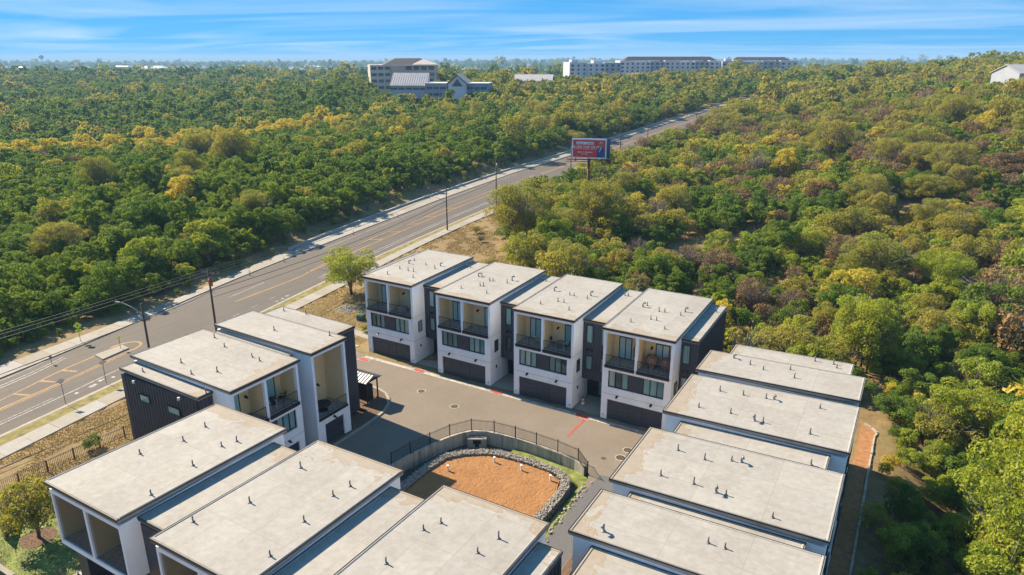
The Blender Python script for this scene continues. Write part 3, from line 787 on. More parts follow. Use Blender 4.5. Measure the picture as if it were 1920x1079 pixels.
# iron fence on the pond wall: posts, rails, pickets
def fence(root, pts, h, gap, zf, post_every, mat, pick_parts=True, pw_=.009):
    P = np.array(pts); L = np.r_[0, np.cumsum(np.hypot(*np.diff(P, axis=0).T))]
    at = lambda l: (float(np.interp(l, L, P[:, 0])), float(np.interp(l, L, P[:, 1])))
    pm = MB().box(-pw_, pw_, -pw_, pw_, 0.06, h + .08).mesh('picket', mat)
    po = MB().box(-.035, .035, -.035, .035, -0.5, h + .12).mesh('post', mat)
    nP = int(L[-1] / post_every)
    posts = [at(l) for l in np.linspace(0, L[-1], nP + 1)]
    for x, y in posts: link('post', po, root, (x, y, zf(x, y)))
    for zz in (0.15, h - .08):
        mb = MB()
        for a, b2 in zip(posts[:-1], posts[1:]): mb.cyl((a[0], a[1], zf(*a) + zz), (b2[0], b2[1], zf(*b2) + zz), .02, .02, 4)
        mb.build('rail', mat, root)
    n = int(L[-1] / gap)
    if pick_parts:
        for i in range(n):
            l = (i + .5) * gap; k = l / L[-1] * nP; i0 = int(k); u = k - i0
            a, b2 = posts[i0], posts[min(i0 + 1, nP)]
            x, y = a[0] + (b2[0] - a[0]) * u, a[1] + (b2[1] - a[1]) * u
            link('picket', pm, root, (x, y, zf(x, y)))
    else:
        mb = MB()
        for i in range(n):
            l = (i + .5) * gap; k = l / L[-1] * nP; i0 = int(k); u = k - i0
            a, b2 = posts[i0], posts[min(i0 + 1, nP)]
            x, y = a[0] + (b2[0] - a[0]) * u, a[1] + (b2[1] - a[1]) * u; z = zf(x, y)
            mb.box(x - pw_, x + pw_, y - pw_, y + pw_, z + .06, z + h + .05)
        o = mb.build('pickets', mat, root); o['kind'] = 'stuff'
fr = empty('pond_fence', (0, 0, 0), 0, 'black iron picket fence curving round the sand basin', 'fence')
fence(fr, offset_path(WALLP[2:15], 0.14), 1.25, 0.125, lambda x, y: 0.06, 2.35, X['dark_metal'])
fr2 = empty('iron_fence', (0, 0, 0), 0, 'long dark iron fence between dry grass strip and townhouses', 'fence')
fence(fr2, [(-64.3, 12), (-64.3, 24), (-64.4, 30), (-64.0, 36), (-63.9, 48)], 1.15, 0.15, lambda x, y: 0.04, 2.4, X['dark_metal'], False, .012)

# ------------------------------------------------------------------ townhouses
# local frame: x along the court front, y into the house, z up; origin at the front left ground corner of the white volume
def window(parent, x0, x1, z0, z1, y, n=1, facing='y', name='window', depth=.07, sgn=-1, glass='glass'):
    """frame bars plus one pane object per light; the wall plane is at y (or x when facing='x'), sgn the outward direction"""
    f = MB(); t_ = .09 if name == 'balcony_door' else .055
    o0, o1 = sorted((y, y + sgn * depth))
    g0, g1 = sorted((y + sgn * .02, y + sgn * .035))
    def bx(mb, a0, a1, c0, c1, d0, d1):
        if facing == 'y': mb.box(a0, a1, d0, d1, c0, c1)
        else: mb.box(d0, d1, a0, a1, c0, c1)
    bx(f, x0, x1, z0, z0 + t_, o0, o1); bx(f, x0, x1, z1 - t_, z1, o0, o1)
    bx(f, x0, x0 + t_, z0 + t_, z1 - t_, o0, o1); bx(f, x1 - t_, x1, z0 + t_, z1 - t_, o0, o1)
    w_ = (x1 - x0) / n
    for i in range(1, n): bx(f, x0 + i * w_ - t_ / 2, x0 + i * w_ + t_ / 2, z0 + t_, z1 - t_, o0, o1)
    fo = f.build(name, X['dark_metal'], parent)
    for i in range(n):
        p = MB(); bx(p, x0 + i * w_ + t_ / 2, x0 + (i + 1) * w_ - t_ / 2, z0 + t_, z1 - t_, g0, g1)
        p.build('pane', X[glass], fo)
    return fo

def railing(parent, x0, x1, y, z, h=1.0, mesh_=True):
    m_ = MB()
    m_.box(x0, x1, y - .02, y + .02, z + h - .04, z + h); m_.box(x0, x1, y - .02, y + .02, z + .06, z + .10)
    n = max(2, int((x1 - x0) / 1.1))
    for i in range(n + 1):
        x = x0 + .02 + (x1 - x0 - .04) * i / n; m_.box(x - .02, x + .02, y - .02, y + .02, z, z + h)
    k = int((x1 - x0) / .16)
    for i in range(1, k):
        x = x0 + (x1 - x0) * i / k; m_.box(x - .006, x + .006, y - .006, y + .006, z + .10, z + h - .04)
    m_.build('railing', X['dark_metal'], parent)

def wall_lamp(parent, x, y, z, sgn=-1):
    MB().box(x - .12, x + .12, min(y, y + sgn * .05), max(y, y + sgn * .05), z - .06, z + .06).hexa([(x - .10, y + sgn * .05, z - .10), (x + .10, y + sgn * .05, z - .10), (x + .10, y + sgn * .34, z - .14), (x - .10, y + sgn * .34, z - .14), (x - .10, y + sgn * .05, z + .05), (x + .10, y + sgn * .05, z + .05), (x + .10, y + sgn * .30, z - .09), (x - .10, y + sgn * .30, z - .09)]).build('wall_lamp', X['dark_metal'], parent)

PIPE = MB().cyl((0, 0, -.05), (0, 0, .08), .19, .10, 10).cyl((0, 0, .06), (0, 0, .52), .055, .055, 8).mesh('vent_pipe', X['pipe_metal'], True)
ELBOW = MB().cyl((0, 0, -.05), (0, 0, .08), .22, .13, 10).cyl((0, 0, .06), (0, 0, .50), .085, .085, 8).cyl((0, 0, .46), (.16, 0, .58), .09, .09, 8).cyl((.16, 0, .58), (.34, 0, .46), .10, .12, 8).mesh('vent_hood', X['galv'], True)

def roof_slab(parent, x0, x1, y0, y1, zf, zb, name='roof'):
    """sloping membrane with a low rim, dark metal edge trim as a child"""
    ox, oy = x0, y0
    W = x1 - x0; D = y1 - y0
    z = lambda y: zf + (zb - zf) * y / D
    m_ = MB()
    m_.hexa([(0, 0, zf - .26), (W, 0, zf - .26), (W, D, zb - .26), (0, D, zb - .26), (0, 0, zf), (W, 0, zf), (W, D, zb), (0, D, zb)])
    r, hgt = .16, .045
    for (a, b2, c2, d2_) in ((.03, W - .03, .03, .03 + r), (.03, W - .03, D - .03 - r, D - .03), (.03, .03 + r, .03 + r, D - .03 - r), (W - .03 - r, W - .03, .03 + r, D - .03 - r)):
        e = .05
        m_.hexa([(a, c2, z(c2) - .01), (b2, c2, z(c2) - .01), (b2, d2_, z(d2_) - .01), (a, d2_, z(d2_) - .01), (a + e, c2 + e, z(c2) + hgt), (b2 - e, c2 + e, z(c2) + hgt), (b2 - e, d2_ - e, z(d2_) + hgt), (a + e, d2_ - e, z(d2_) + hgt)])
    ro = m_.build(name, X['roof'], parent, loc=(ox, oy, 0))
    tr = MB(); t_ = .025
    def edge(xa, ya, xb, yb, za, zb_, nx, ny):
        lo_ = .17 if nx == 0 else .07
        tr.hexa([(xa, ya, za - lo_), (xb, yb, zb_ - lo_), (xb + nx, yb + ny, zb_ - lo_), (xa + nx, ya + ny, za - lo_), (xa, ya, za + .03), (xb, yb, zb_ + .03), (xb + nx, yb + ny, zb_ + .03), (xa + nx, ya + ny, za + .03)])
    edge(-t_, 0, W + t_, 0, zf, zf, 0, -t_); edge(-t_, D, W + t_, D, zb, zb, 0, t_)
    edge(0, 0, 0, D, zf, zb, -t_, 0); edge(W, 0, W, D, zf, zb, t_, 0)
    tr.build('edge_trim', X['fascia'], ro)
    return ro, (lambda x, y: z(y - oy))

def siding(mb, face, a0, a1, z0, z1, plane, sgn, pitch=.42):
    """vertical standing seams on a face: face 'x' runs along x at y=plane, 'y' runs along y at x=plane"""
    n = max(1, int(round((a1 - a0) / pitch)))
    for i in range(1, n):
        a = a0 + (a1 - a0) * i / n; p, q = sorted((plane, plane + sgn * .035))
        if face == 'x': mb.box(a - .014, a + .014, p, q, z0, z1)
        else: mb.box(p, q, a - .014, a + .014, z0, z1)

def dark_link(root, x0, x1, y0, y1, zf, zb, front=True, nwin=1, side=None, entry=True, panels=None):
    zt = min(zf, zb) - .24
    m_ = MB()
    ye = y0 + 1.6
    if front and entry:
        m_.box(x0, x1, ye, y1, 0, 2.72); m_.box(x0, x1, y0, y1, 2.72, zt)
        m_.box(x1 - .5, x1 - .004, y0 + .1, ye, 0.02, 2.72)
    else:
        m_.box(x0, x1, y0, y1, 0, zt)
    if front: siding(m_, 'x', x0, x1, 2.72 if entry else 0, zt - .02, y0, -1, .34)
    for sd in (side or '').split():
        if sd == 'L': siding(m_, 'y', y0, y1, 0.02, zt - .02, x0, -1)
        if sd == 'R': siding(m_, 'y', y0, y1, 0.02, zt - .02, x1, 1)
        if sd == 'B': siding(m_, 'x', x0, x1, 0.02, zt - .02, y1, 1)
    m_.build('dark_wing', X['dark_siding'], root)
    ro, zfun = roof_slab(root, x0 + .03, x1 - .03, y0 - .14, y1 + .1, zf, zb, 'wing_roof')
    if front:
        W = x1 - x0
        if nwin and W > 1.5:
            cs = [x0 + W * (.33 if nwin == 1 else .25)] + ([x0 + W * .78] if nwin == 2 else [])
            for c in cs:
                window(root, c - .36, c + .36, 7.0, 9.0, y0, 1); window(root, c - .36, c + .36, 3.9, 5.5, y0, 1)
                MB().box(c - .32, c - .08, y0 - .12, y0 - .036, 6.05, 6.3).build('wall_vent', X['dark_metal'], root)
                MB().box(c + .12, c + .36, y0 - .12, y0 - .036, 6.05, 6.3).build('wall_vent', X['dark_metal'], root)
        if entry and W > 1.5:
            window(root, x0 + W * .42, x0 + W * .62, .25, 2.4, ye, 1, name='sidelight')
            MB().box(x0 + .12, x0 + W * .38, ye - .06, ye - .003, .03, 2.45).build('entry_door', X['dark_metal'], root)
            MB().box(x0 + .02, x1 - .02, y0 - 2.2, ye - .07, .012, .05).build('door_step', X['walk_conc'], root)
    return ro, zfun

Z_F, Z_B = 10.2, 10.5
L_F, L_B = 9.62, 9.88
def vents(roof, zfun, loc, rz, pts):
    """world positions of the pipes -> sub-parts of the roof"""
    c, s = math.cos(-rz), math.sin(-rz)
    for i, (x, y, k) in enumerate(pts):
        dx, dy = x - loc[0], y - loc[1]
        lx, ly = dx * c - dy * s, dx * s + dy * c
        link('vent_hood' if k else 'vent_pipe', ELBOW if k else PIPE, roof, (lx - roof.location.x, ly - roof.location.y, zfun(lx, ly)), (random.uniform(-.03, .03), random.uniform(-.03, .03), random.uniform(0, .8)), (.85, .85, random.uniform(.7, 1.0)))

def townhouse(label, loc, rz, w, D=13.0, left=None, right=None, pipes=(), lpipes=(), front='wide', back=None, mirror=False, link_back=0.0, rside=True, link_front=2.35):
    root = empty('townhouse', (loc[0], loc[1], 0), rz, label, 'townhouse', 'townhouses round the court')
    wl = MB()
    Db = D - (2.6 if back else 0.0)
    T = .25
    FL = 6.15      # balcony floor
    # ---- shell
    if front == 'wide':
        gx = [.09 * w, .42 * w, .60 * w, .905 * w]
        wx = [.09 * w, .385 * w, .60 * w, .90 * w]
        wl.box(0, w, T, Db, 0, FL - .01)
        z = [0, 2.3, 3.7, 5.55, FL]
        wl.box(0, gx[0], 0, T, 0, 2.3); wl.box(gx[3], w, 0, T, 0, 2.3)
        wl.box(0, w, 0, T, 2.3, 3.7)
        wl.box(0, wx[0], 0, T, 3.7, 5.55); wl.box(wx[3], w, 0, T, 3.7, 5.55)
        wl.box(0, w, 0, T, 5.55, FL)
        B = 2.15
        wl.box(0, w, B, D, FL, 9.94)
        wl.box(0, .28, 0, B, FL, 9.94); wl.box(w - .28, w, 0, B, FL, 9.94); wl.box(.485 * w - .14, .485 * w + .14, 0, B, FL, 9.94)
        wl.box(.28, .485 * w - .14, 0, T, 9.62, 9.94); wl.box(.485 * w + .14, w - .28, 0, T, 9.62, 9.94)
    elif front == 'narrow':
        wl.box(0, w, T, Db, 0, 3.2)
        gx = [.22 * w, .80 * w]
        wl.box(0, gx[0], 0, T, 0, 2.35); wl.box(gx[1], w, 0, T, 0, 2.35); wl.box(0, w, 0, T, 2.35, 3.2)
        B = 2.7
        wl.box(0, w, B, D, 3.2, 9.94)
        wl.box(0, .28, 0, B, 3.2, 9.94); wl.box(w - .28, w, 0, B, 3.2, 9.94); wl.box(.28, w - .28, 0, T, 9.62, 9.94)
    else:
        wl.box(0, w, 0, Db, 0, FL); wl.box(0, w, 0, Db, FL, 9.94)
    if back:
        # cantilevered back balcony box
        y0, y1 = Db, D
        wl.box(0, w, y0, y1, FL - .35, FL)
        if front == 'plain':
            wl.box(0, .2, y0, y1, FL, 9.94); wl.box(w - .2, w, y0, y1, FL, 9.94)
            wl.box(.5 * w - .13, .5 * w + .13, y0 + .1, y1, FL, 9.94); wl.box(.2, .5 * w - .13, y1 - .2, y1, 9.66, 9.94); wl.box(.5 * w + .13, w - .2, y1 - .2, y1, 9.66, 9.94)
    wo = wl.build('wall', X['stucco'], root)
    # control joints of the stucco
    if front == 'wide':
        jm = MB()
        for zz in (2.95, 6.02): jm.box(.0, w, -.006, -.002, zz - .012, zz + .012)
        for zz in (2.95, 6.02):
            jm.box(w + .002, w + .006, 0, D, zz - .012, zz + .012)
        jm.build('control_joint', X['galv'], root)
    # ---- roof
    ro, zf_ = roof_slab(root, -.15, w + .15, -.22, D + .15, Z_F, Z_B)
    vents(ro, zf_, loc, rz, pipes)
    # ---- front details
    if front == 'wide':
        for a, b2 in ((gx[0], gx[1]), (gx[2], gx[3])):
            g = MB()
            for k in range(4): g.box(a + .03, b2 - .03, .13, .20, .02 + k * .56, .02 + (k + 1) * .56 - .02)
            g.box(a, b2, .20, T - .002, 0.0, 2.3)
            g.build('garage_door', X['garage'], root)
        MB().box(gx[1], gx[2], .10, T - .002, 0, 2.3).build('garage_panel', X['dark_siding'], root)
        window(root, wx[0] + .02, wx[1], 3.72, 5.53, T - .01, 3, depth=.14); window(root, wx[2], wx[3] - .02, 3.72, 5.53, T - .01, 3, depth=.14)
        MB().box(wx[1], wx[2], .12, T - .003, 3.7, 5.55).build('spandrel_panel', X['dark_siding'], root)
        wall_lamp(root, .24 * w, -.007, 2.9); wall_lamp(root, .74 * w, -.007, 2.9)
        MB().box(.03 * w, .03 * w + .1, -.04, -.004, .35, .5).box(.955 * w, .955 * w + .1, -.04, -.004, .35, .5).build('outlet_cover', X['galv'], root)
        bays = ((.28, .485 * w - .14), (.485 * w + .14, w - .28))
        br_ = MB()
        for a, b2 in bays:
            br_.box(a + .01, b2 - .01, B - .03, B - .003, FL + .01, 9.93); br_.box(a + .003, a + .03, .26, B - .03, FL + .01, 9.93); br_.box(b2 - .03, b2 - .003, .26, B - .03, FL + .01, 9.93)
        br_.build('brick_lining', X['tan_brick'], root)
        for i, (a, b2) in enumerate(bays):
            MB().box(a + .03, b2 - .03, .26, B - .03, 9.90, 9.93).build('soffit', X['stucco'], root)
            MB().box(a + .03, b2 - .03, .02, B - .03, FL + .003, FL + .05).build('balcony_floor', X['deck_wood'], root)
            MB().box(a - .02, b2 + .02, -.16, -.003, FL - .28, FL + .02).build('balcony_ledge', X['dark_metal'], root)
            railing(root, a + .005, b2 - .005, .10, FL + .05, 1.02)
            if i == 0:
                window(root, a + .62, a + 2.02, FL + .06, FL + 2.5, B - .03, 2, name='balcony_door', depth=.06, glass='glass_door'); wall_lamp(root, b2 - .42, B - .03, FL + 1.75)
            else:
                window(root, b2 - (1.75 if not mirror else 2.2), b2 - .75, FL + .06, FL + 2.5, B - .03, 1 if not mirror else 2, name='balcony_door', depth=.06, glass='glass_door'); wall_lamp(root, a + .75, B - .03, FL + 2.0)
    elif front == 'narrow':
        g = MB()
        for k in range(4): g.box(gx[0] + .03, gx[1] - .03, .13, .20, .02 + k * .57, .02 + (k + 1) * .57 - .02)
        g.box(gx[0], gx[1], .20, T - .002, 0, 2.35); g.build('garage_door', X['garage'], root)
        wall_lamp(root, .5 * w, -.004, 2.75)
        a, b2 = .28, w - .28
        br_ = MB().box(a + 1.45, b2 - .01, B - .03, B - .003, 3.22, 9.93).box(b2 - .03, b2 - .003, .26, B - .03, 3.22, 9.93)
        br_.build('brick_lining', X['tan_brick'], root)
        MB().box(a + .02, a + 1.45, B - .04, B - .003, 6.0, 7.3).build('spandrel_panel', X['dark_siding'], root)
        window(root, a + .02, a + 1.45, 7.3, 9.6, B - .003, 2); window(root, a + .02, a + 1.45, 3.3, 6.0, B - .003, 2, name='balcony_door')
        MB().box(a + .03, b2 - .03, .26, B - .04, 9.90, 9.93).build('soffit', X['stucco'], root)
        MB().box(a + .03, b2 - .03, .02, B - .04, 3.203, 3.26).build('balcony_floor', X['deck_wood'], root)
        MB().box(a - .02, b2 + .02, -.10, -.003, 2.98, 3.24).build('balcony_ledge', X['dark_metal'], root)
        railing(root, a, b2, .10, 3.26, 1.02)
        wall_lamp(root, a + 2.6, B - .03, 5.2)
    if rside:
        window(root, .9, 1.65, 3.9, 5.3, w, 1, facing='x', sgn=1)
        MB().box(w + .002, w + .10, 1.15, 1.30, 1.9, 2.2).build('side_lamp', X['dark_metal'], root)
    # ---- back details
    if abs(rz + math.pi / 2) < .01:
        for zz in (1.0, 4.0, 7.1): window(root, w * .2, w * .45, zz, zz + 1.6, D, 2, sgn=1); window(root, w * .6, w * .8, zz, zz + 1.6, D, 1, sgn=1)
    if back:
        br_ = MB()
        for a, b2 in ((.2, .5 * w - .13), (.5 * w + .13, w - .2)):
            br_.box(a + .01, b2 - .01, Db + .003, Db + .03, FL + .05, 9.93); br_.box(a + .003, a + .03, Db + .03, D - .21, FL + .05, 9.93); br_.box(b2 - .03, b2 - .003, Db + .03, D - .21, FL + .05, 9.93)
            MB().box(a, b2, D - .12, D - .11, FL, 9.66).build('insect_screen', X['screen'], root)
            n = 8
            for k in range(n):
                yy = Db + .03 + k * (D - .05 - Db - .03) / n
                MB().box(a + .03, b2 - .03, yy + .01, yy + (D - .05 - Db - .03) / n - .01, FL + .003, FL + .045).build('deck_board', X['deck_wood'], root)
        br_.build('brick_lining', X['tan_brick'], root)
        window(root, .3, 1.35, FL + .05, FL + 2.5, Db + .03, 1, name='balcony_door', sgn=1)
        window(root, .5 * w + .25, .5 * w + 1.2, FL + .05, FL + 2.5, Db + .03, 1, name='balcony_door', sgn=1)
        dm = MB().box(0, w, Db + .003, Db + .05, 0.02, FL - .36); siding(dm, 'x', 0, w, .02, FL - .37, Db + .05, 1, .34); dm.build('back_siding', X['dark_siding'], root)
        window(root, .8, 2.6, .1, 2.4, Db + .05, 2, name='patio_door', sgn=1); window(root, w - 2.6, w - 1.0, 3.6, 5.2, Db + .05, 2, sgn=1)
    # ---- dark wings
    yb = D - link_back
    first = None
    if left:
        lw, kw = left
        r2, z2 = dark_link(root, -lw, -.003, link_front, yb, L_F, L_B, **kw); first = (r2, z2, -lw, 0)
    second = None
    if right:
        lw, kw = right
        r2, z2 = dark_link(root, w + .003, w + lw, link_front, yb, L_F, L_B, **kw); second = (r2, z2)
    for p in lpipes:
        c, s = math.cos(-rz), math.sin(-rz); lx = (p[0] - loc[0]) * c - (p[1] - loc[1]) * s
        tgt = second if (lx > w / 2 and second) else first
        if tgt: vents(tgt[0], tgt[1], loc, rz, [p])
    return root

PV = {"A1": [[-55.32, 64.08, 0], [-55.38, 66.55, 0], [-54.01, 66.5, 0], [-53.17, 66.52, 0], [-51.72, 64.58, 0], [-55.98, 70.31, 0], [-55.82, 68.97, 1], [-53.41, 69.43, 0], [-51.52, 68.8, 0], [-51.53, 70.02, 1]], "A2": [[-44.27, 64.08, 0], [-42.79, 65.9, 0], [-42.41, 66.01, 0], [-40.74, 64.09, 0], [-44.88, 68.75, 1], [-44.58, 69.06, 0], [-42.8, 68.02, 0], [-42.41, 68.18, 0], [-40.5, 68.29, 0], [-40.46, 69.38, 1]], "A3": [[-33.69, 63.96, 0], [-32.35, 65.55, 0], [-31.63, 65.59, 0], [-30.15, 63.79, 0], [-32.12, 68.08, 0], [-31.58, 68.06, 0], [-29.89, 67.94, 0], [-29.95, 69.01, 1], [-34.3, 68.5, 1]], "A4": [[-23.14, 63.8, 0], [-21.59, 65.44, 0], [-20.98, 65.45, 0], [-19.51, 63.63, 0], [-21.59, 68.0, 0], [-21.0, 68.08, 0], [-19.24, 67.97, 0], [-19.15, 69.16, 1], [-23.57, 68.45, 1], [-23.29, 69.05, 0]], "B1": [[-55.93, 39.27, 0], [-53.35, 38.36, 0], [-49.43, 38.21, 0], [-48.21, 37.98, 0], [-49.5, 34.55, 0], [-53.66, 34.06, 0], [-50.96, 33.1, 0]], "B2": [[-52.64, 43.63, 0], [-47.16, 45.6, 0]], "C1": [[-42.28, 27.9, 0], [-41.84, 25.78, 0], [-42.76, 23.15, 0], [-38.92, 26.67, 0], [-38.59, 27.67, 0], [-38.44, 24.06, 0], [-37.69, 20.6, 0]], "C2": [[-31.88, 23.17, 0], [-33.13, 20.19, 0], [-26.99, 20.41, 0], [-32.18, 27.54, 0], [-27.93, 27.62, 0], [-28.09, 26.29, 0], [-27.69, 23.52, 0]], "C3": [[-21.31, 26.48, 0], [-20.83, 27.52, 0], [-21.26, 23.16, 0], [-17.57, 26.4, 0], [-17.22, 28.03, 0]], "D1": [[-11.85, 59.94, 1], [-10.25, 59.17, 0], [-9.02, 58.59, 0], [-6.99, 59.66, 0], [-6.4, 58.06, 0]], "D2": [[-11.22, 52.72, 0], [-9.4, 52.85, 0], [-7.7, 53.09, 0], [-7.13, 53.2, 1], [-11.93, 49.15, 0], [-9.53, 49.28, 0], [-7.72, 48.94, 1], [-7.1, 48.97, 0], [-3.77, 53.3, 0], [-3.84, 48.8, 0]], "D3": [[-11.38, 42.21, 0], [-9.46, 41.9, 0], [-7.84, 42.6, 0], [-7.24, 42.73, 1], [-11.4, 38.65, 0], [-9.27, 38.73, 0], [-7.8, 38.48, 1], [-7.18, 38.48, 0], [-4.25, 37.52, 0]], "D4": [[-12.39, 31.63, 1], [-6.91, 33.46, 0], [-5.98, 33.45, 0]], "A1r": [[-49.24, 72.81, 0], [-48.85, 73.03, 0]], "A2r": [[-37.96, 72.63, 0], [-37.6, 72.78, 0]], "A3r": [[-27.18, 72.49, 0], [-26.8, 72.53, 0]], "A4r": [[-16.6, 72.31, 0]], "B1l": [[-56.01, 31.9, 0], [-48.0, 32.2, 0]], "B2r": [[-57.2, 48.98, 0], [-54.52, 49.6, 0]], "C1r": [[-45.6, 20.64, 0]], "D1l": [[-5.53, 64.0, 0], [-3.97, 64.0, 0], [-3.64, 63.3, 0]], "D2r": [[-3.23, 45.59, 0]]}
TH = {}
E1 = dict(nwin=1); E2 = dict(nwin=2); NF = dict(front=False, entry=False)
TH['A1'] = townhouse('back row townhouse next to the roadside tree, leftmost of its row', (-57.55, 62.2), 0, 7.45, left=(2.0, dict(front=True, nwin=0, entry=False, side='L')), right=(3.5, E1), pipes=PV['A1'], lpipes=PV['A1r'])
TH['A2'] = townhouse('back row townhouse with bare balconies, second from the road', (-46.2, 61.65), 0, 7.4, right=(3.25, E1), pipes=PV['A2'], lpipes=PV['A2r'])
TH['A3'] = townhouse('back row townhouse with table and chairs on its balcony, third from the road', (-35.6, 61.45), 0, 7.2, right=(3.25, E2), pipes=PV['A3'], lpipes=PV['A3r'])
TH['A4'] = townhouse('back row townhouse with two round wicker chairs on its right balcony', (-25.0, 61.3), 0, 7.3, right=(1.75, dict(nwin=1, entry=False, side='R')), pipes=PV['A4'], lpipes=PV['A4r'], mirror=True)
TH['B1'] = townhouse('roadside townhouse with dark seamed end wall and two balcony bays', (-45.65, 32.75), R_(90), 7.2, left=(1.5, dict(front=True, nwin=0, entry=False)), right=(1.45, dict(nwin=0, entry=False)), pipes=PV['B1'], lpipes=PV['B1l'], link_back=0.3, rside=False)
TH['B2'] = townhouse('narrow roadside townhouse with double-height balcony beside the mail kiosk', (-45.65, 41.6), R_(90), 4.4, left=None, right=(3.9, dict(nwin=1, entry=False, side='R')), pipes=PV['B2'], lpipes=PV['B2r'], front='narrow', link_back=0.3, rside=False)
TH['C1'] = townhouse('front row townhouse with open back balconies, nearest the lawn', (-37.15, 30.55), R_(180), 7.5, D=12.4, left=(2.95, NF), right=(1.2, NF), pipes=PV['C1'], lpipes=PV['C1r'], front='plain', back=True, link_back=1.2, link_front=1.1, rside=False)
TH['C2'] = townhouse('middle townhouse of the front row beside the sand basin', (-26.35, 30.55), R_(180), 7.4, D=12.4, left=(2.95, NF), pipes=PV['C2'], front='plain', back=True, link_back=1.2, link_front=1.1, rside=False)
TH['C3'] = townhouse('front row townhouse beside the path, rightmost of its row', (-15.55, 30.55), R_(180), 7.3, D=12.4, left=(1.6, dict(front=False, entry=False, side='L')), pipes=PV['C3'], front='plain', back=True, link_back=1.2, link_front=1.1, rside=False)
TH['D1'] = townhouse('narrow townhouse at the far end of the right row', (-13.95, 60.65), R_(-90), 4.5, D=12.6, left=(4.2, dict(nwin=0, entry=False, side='L')), right=(1.25, dict(nwin=0, entry=False)), pipes=PV['D1'], lpipes=PV['D1l'], front='narrow', link_back=1.1, link_front=1.35, rside=False)
TH['D2'] = townhouse('right row townhouse with two pairs of roof vents, second from the far end', (-13.95, 54.7), R_(-90), 7.25, D=12.7, right=(2.95, E1), pipes=PV['D2'], lpipes=PV['D2r'], link_back=1.1, link_front=1.35, rside=False)
TH['D3'] = townhouse('right row townhouse facing the end of the curved fence', (-13.95, 44.25), R_(-90), 7.35, D=12.7, right=(1.45, dict(nwin=0, entry=False)), pipes=PV['D3'], link_back=1.1, link_front=1.35, rside=False)
TH['D4'] = townhouse('nearest townhouse of the right row, with a vent near its court edge', (-13.95, 35.25), R_(-90), 4.35, D=12.7, right=(3.3, E1), pipes=PV['D4'], front='narrow', link_back=1.1, link_front=1.35, rside=False)

# dark end wall of the roadside townhouse: standing-seam panels one by one, windows, lamps
b1 = TH['B1']
pan = MB().box(0, .385, -.04, -.004, 0.03, 9.3).box(.372, .398, -.075, -.04, 0.03, 9.3).mesh('siding_panel', X['dark_siding'])
npan = 25
for i in range(npan):
    # local left face of the wing is at x=-1.5, running along y
    o = link('siding_panel', pan, b1, (-1.5, 2.38 + (npan - i) * .401, 0), (0, 0, R_(-90)))
for (ya, yb_, za, zb_) in ((4.7, 6.3, 7.3, 8.0), (8.8, 10.2, 7.4, 8.1)):
    window(b1, ya, yb_, za, zb_, -1.58, 1, facing='x', sgn=-1)
for ya in (4.4, 10.6):
    MB().box(-1.75, -1.58, ya, ya + .16, 8.95, 9.2).build('floodlight', X['white_plastic'], b1)
# downpipe at its corner
MB().cyl((-1.42, 2.25, 0.05), (-1.42, 2.25, 9.3), .05, .05, 8).build('downpipe', X['dark_metal'], b1)

# ------------------------------------------------------------------ things in the court and on the balconies
k = empty('mail_kiosk', (-49.6, 52.0, 0.11), 0, 'open mail kiosk with standing-seam gable roof on the mulch island', 'kiosk')
MB().box(-.9, 1.25, -.45, .45, .0, 1.75).build('mailbox_cabinet', X['black_fabric'], k)
for sx_ in (-1.3, 1.55):
    for sy_ in (-.85, .85): MB().box(sx_ - .06, sx_ + .06, sy_ - .06, sy_ + .06, 0, 2.55).build('post', X['dark_metal'], k)
rf = MB()
for sg_ in (-1, 1):
    rf.hexa([(-1.8, 0, 2.95), (1.9, 0, 2.95), (1.9, sg_ * 1.25, 2.48), (-1.8, sg_ * 1.25, 2.48), (-1.8, 0, 3.03), (1.9, 0, 3.03), (1.9, sg_ * 1.25, 2.56), (-1.8, sg_ * 1.25, 2.56)])
rfo = rf.build('roof', X['metal_roof'], k)
for i in range(10):
    xx = -1.75 + i * .40
    sm_ = MB()
    for sg_ in (-1, 1): sm_.hexa([(xx, 0, 3.02), (xx + .03, 0, 3.02), (xx + .03, sg_ * 1.25, 2.55), (xx, sg_ * 1.25, 2.55), (xx, 0, 3.10), (xx + .03, 0, 3.10), (xx + .03, sg_ * 1.25, 2.63), (xx, sg_ * 1.25, 2.63)])
    sm_.build('seam', X['galv'], rfo)
MB().poly([(1.86, -1.2, 2.5), (1.86, 1.2, 2.5), (1.86, 0, 2.96)]).poly([(1.80, -1.2, 2.5), (1.80, 0, 2.96), (1.80, 1.2, 2.5)]).build('gable', X['dark_metal'], k)

def chair(loc, rz, label, mat='galv', seat='black_fabric'):
    c = empty('patio_chair', loc, rz, label, 'chair', 'balcony chairs')
    for sx_ in (-.25, .25):
        for sy_ in (-.24, .24): MB().cyl((sx_, sy_, 0), (sx_, sy_, .62 if sy_ > 0 else .62), .022, .022, 6).build('leg', X[mat], c)
    MB().box(-.27, .27, -.27, .27, .38, .44).build('seat', X[seat], c)
    MB().hexa([(-.27, .22, .44), (.27, .22, .44), (.27, .27, .44), (-.27, .27, .44), (-.27, .34, .98), (.27, .34, .98), (.27, .38, .98), (-.27, .38, .98)]).build('backrest', X[seat], c)
    MB().box(-.31, -.25, -.28, .28, .62, .66).box(.25, .31, -.28, .28, .62, .66).build('armrests', X[mat], c)
    return c
def round_table(loc, r, label, mat='galv', h=.72):
    c = empty('patio_table', loc, 0, label, 'table')
    MB().cyl((0, 0, h - .04), (0, 0, h), r, r, 18).build('top', X[mat], c)
    MB().cyl((0, 0, 0.03), (0, 0, h - .04), .04, .04, 8).build('stem', X[mat], c)
    MB().cyl((0, 0, 0), (0, 0, .03), r * .6, r * .6, 14).build('base', X[mat], c)
    return c
ZB = 6.20
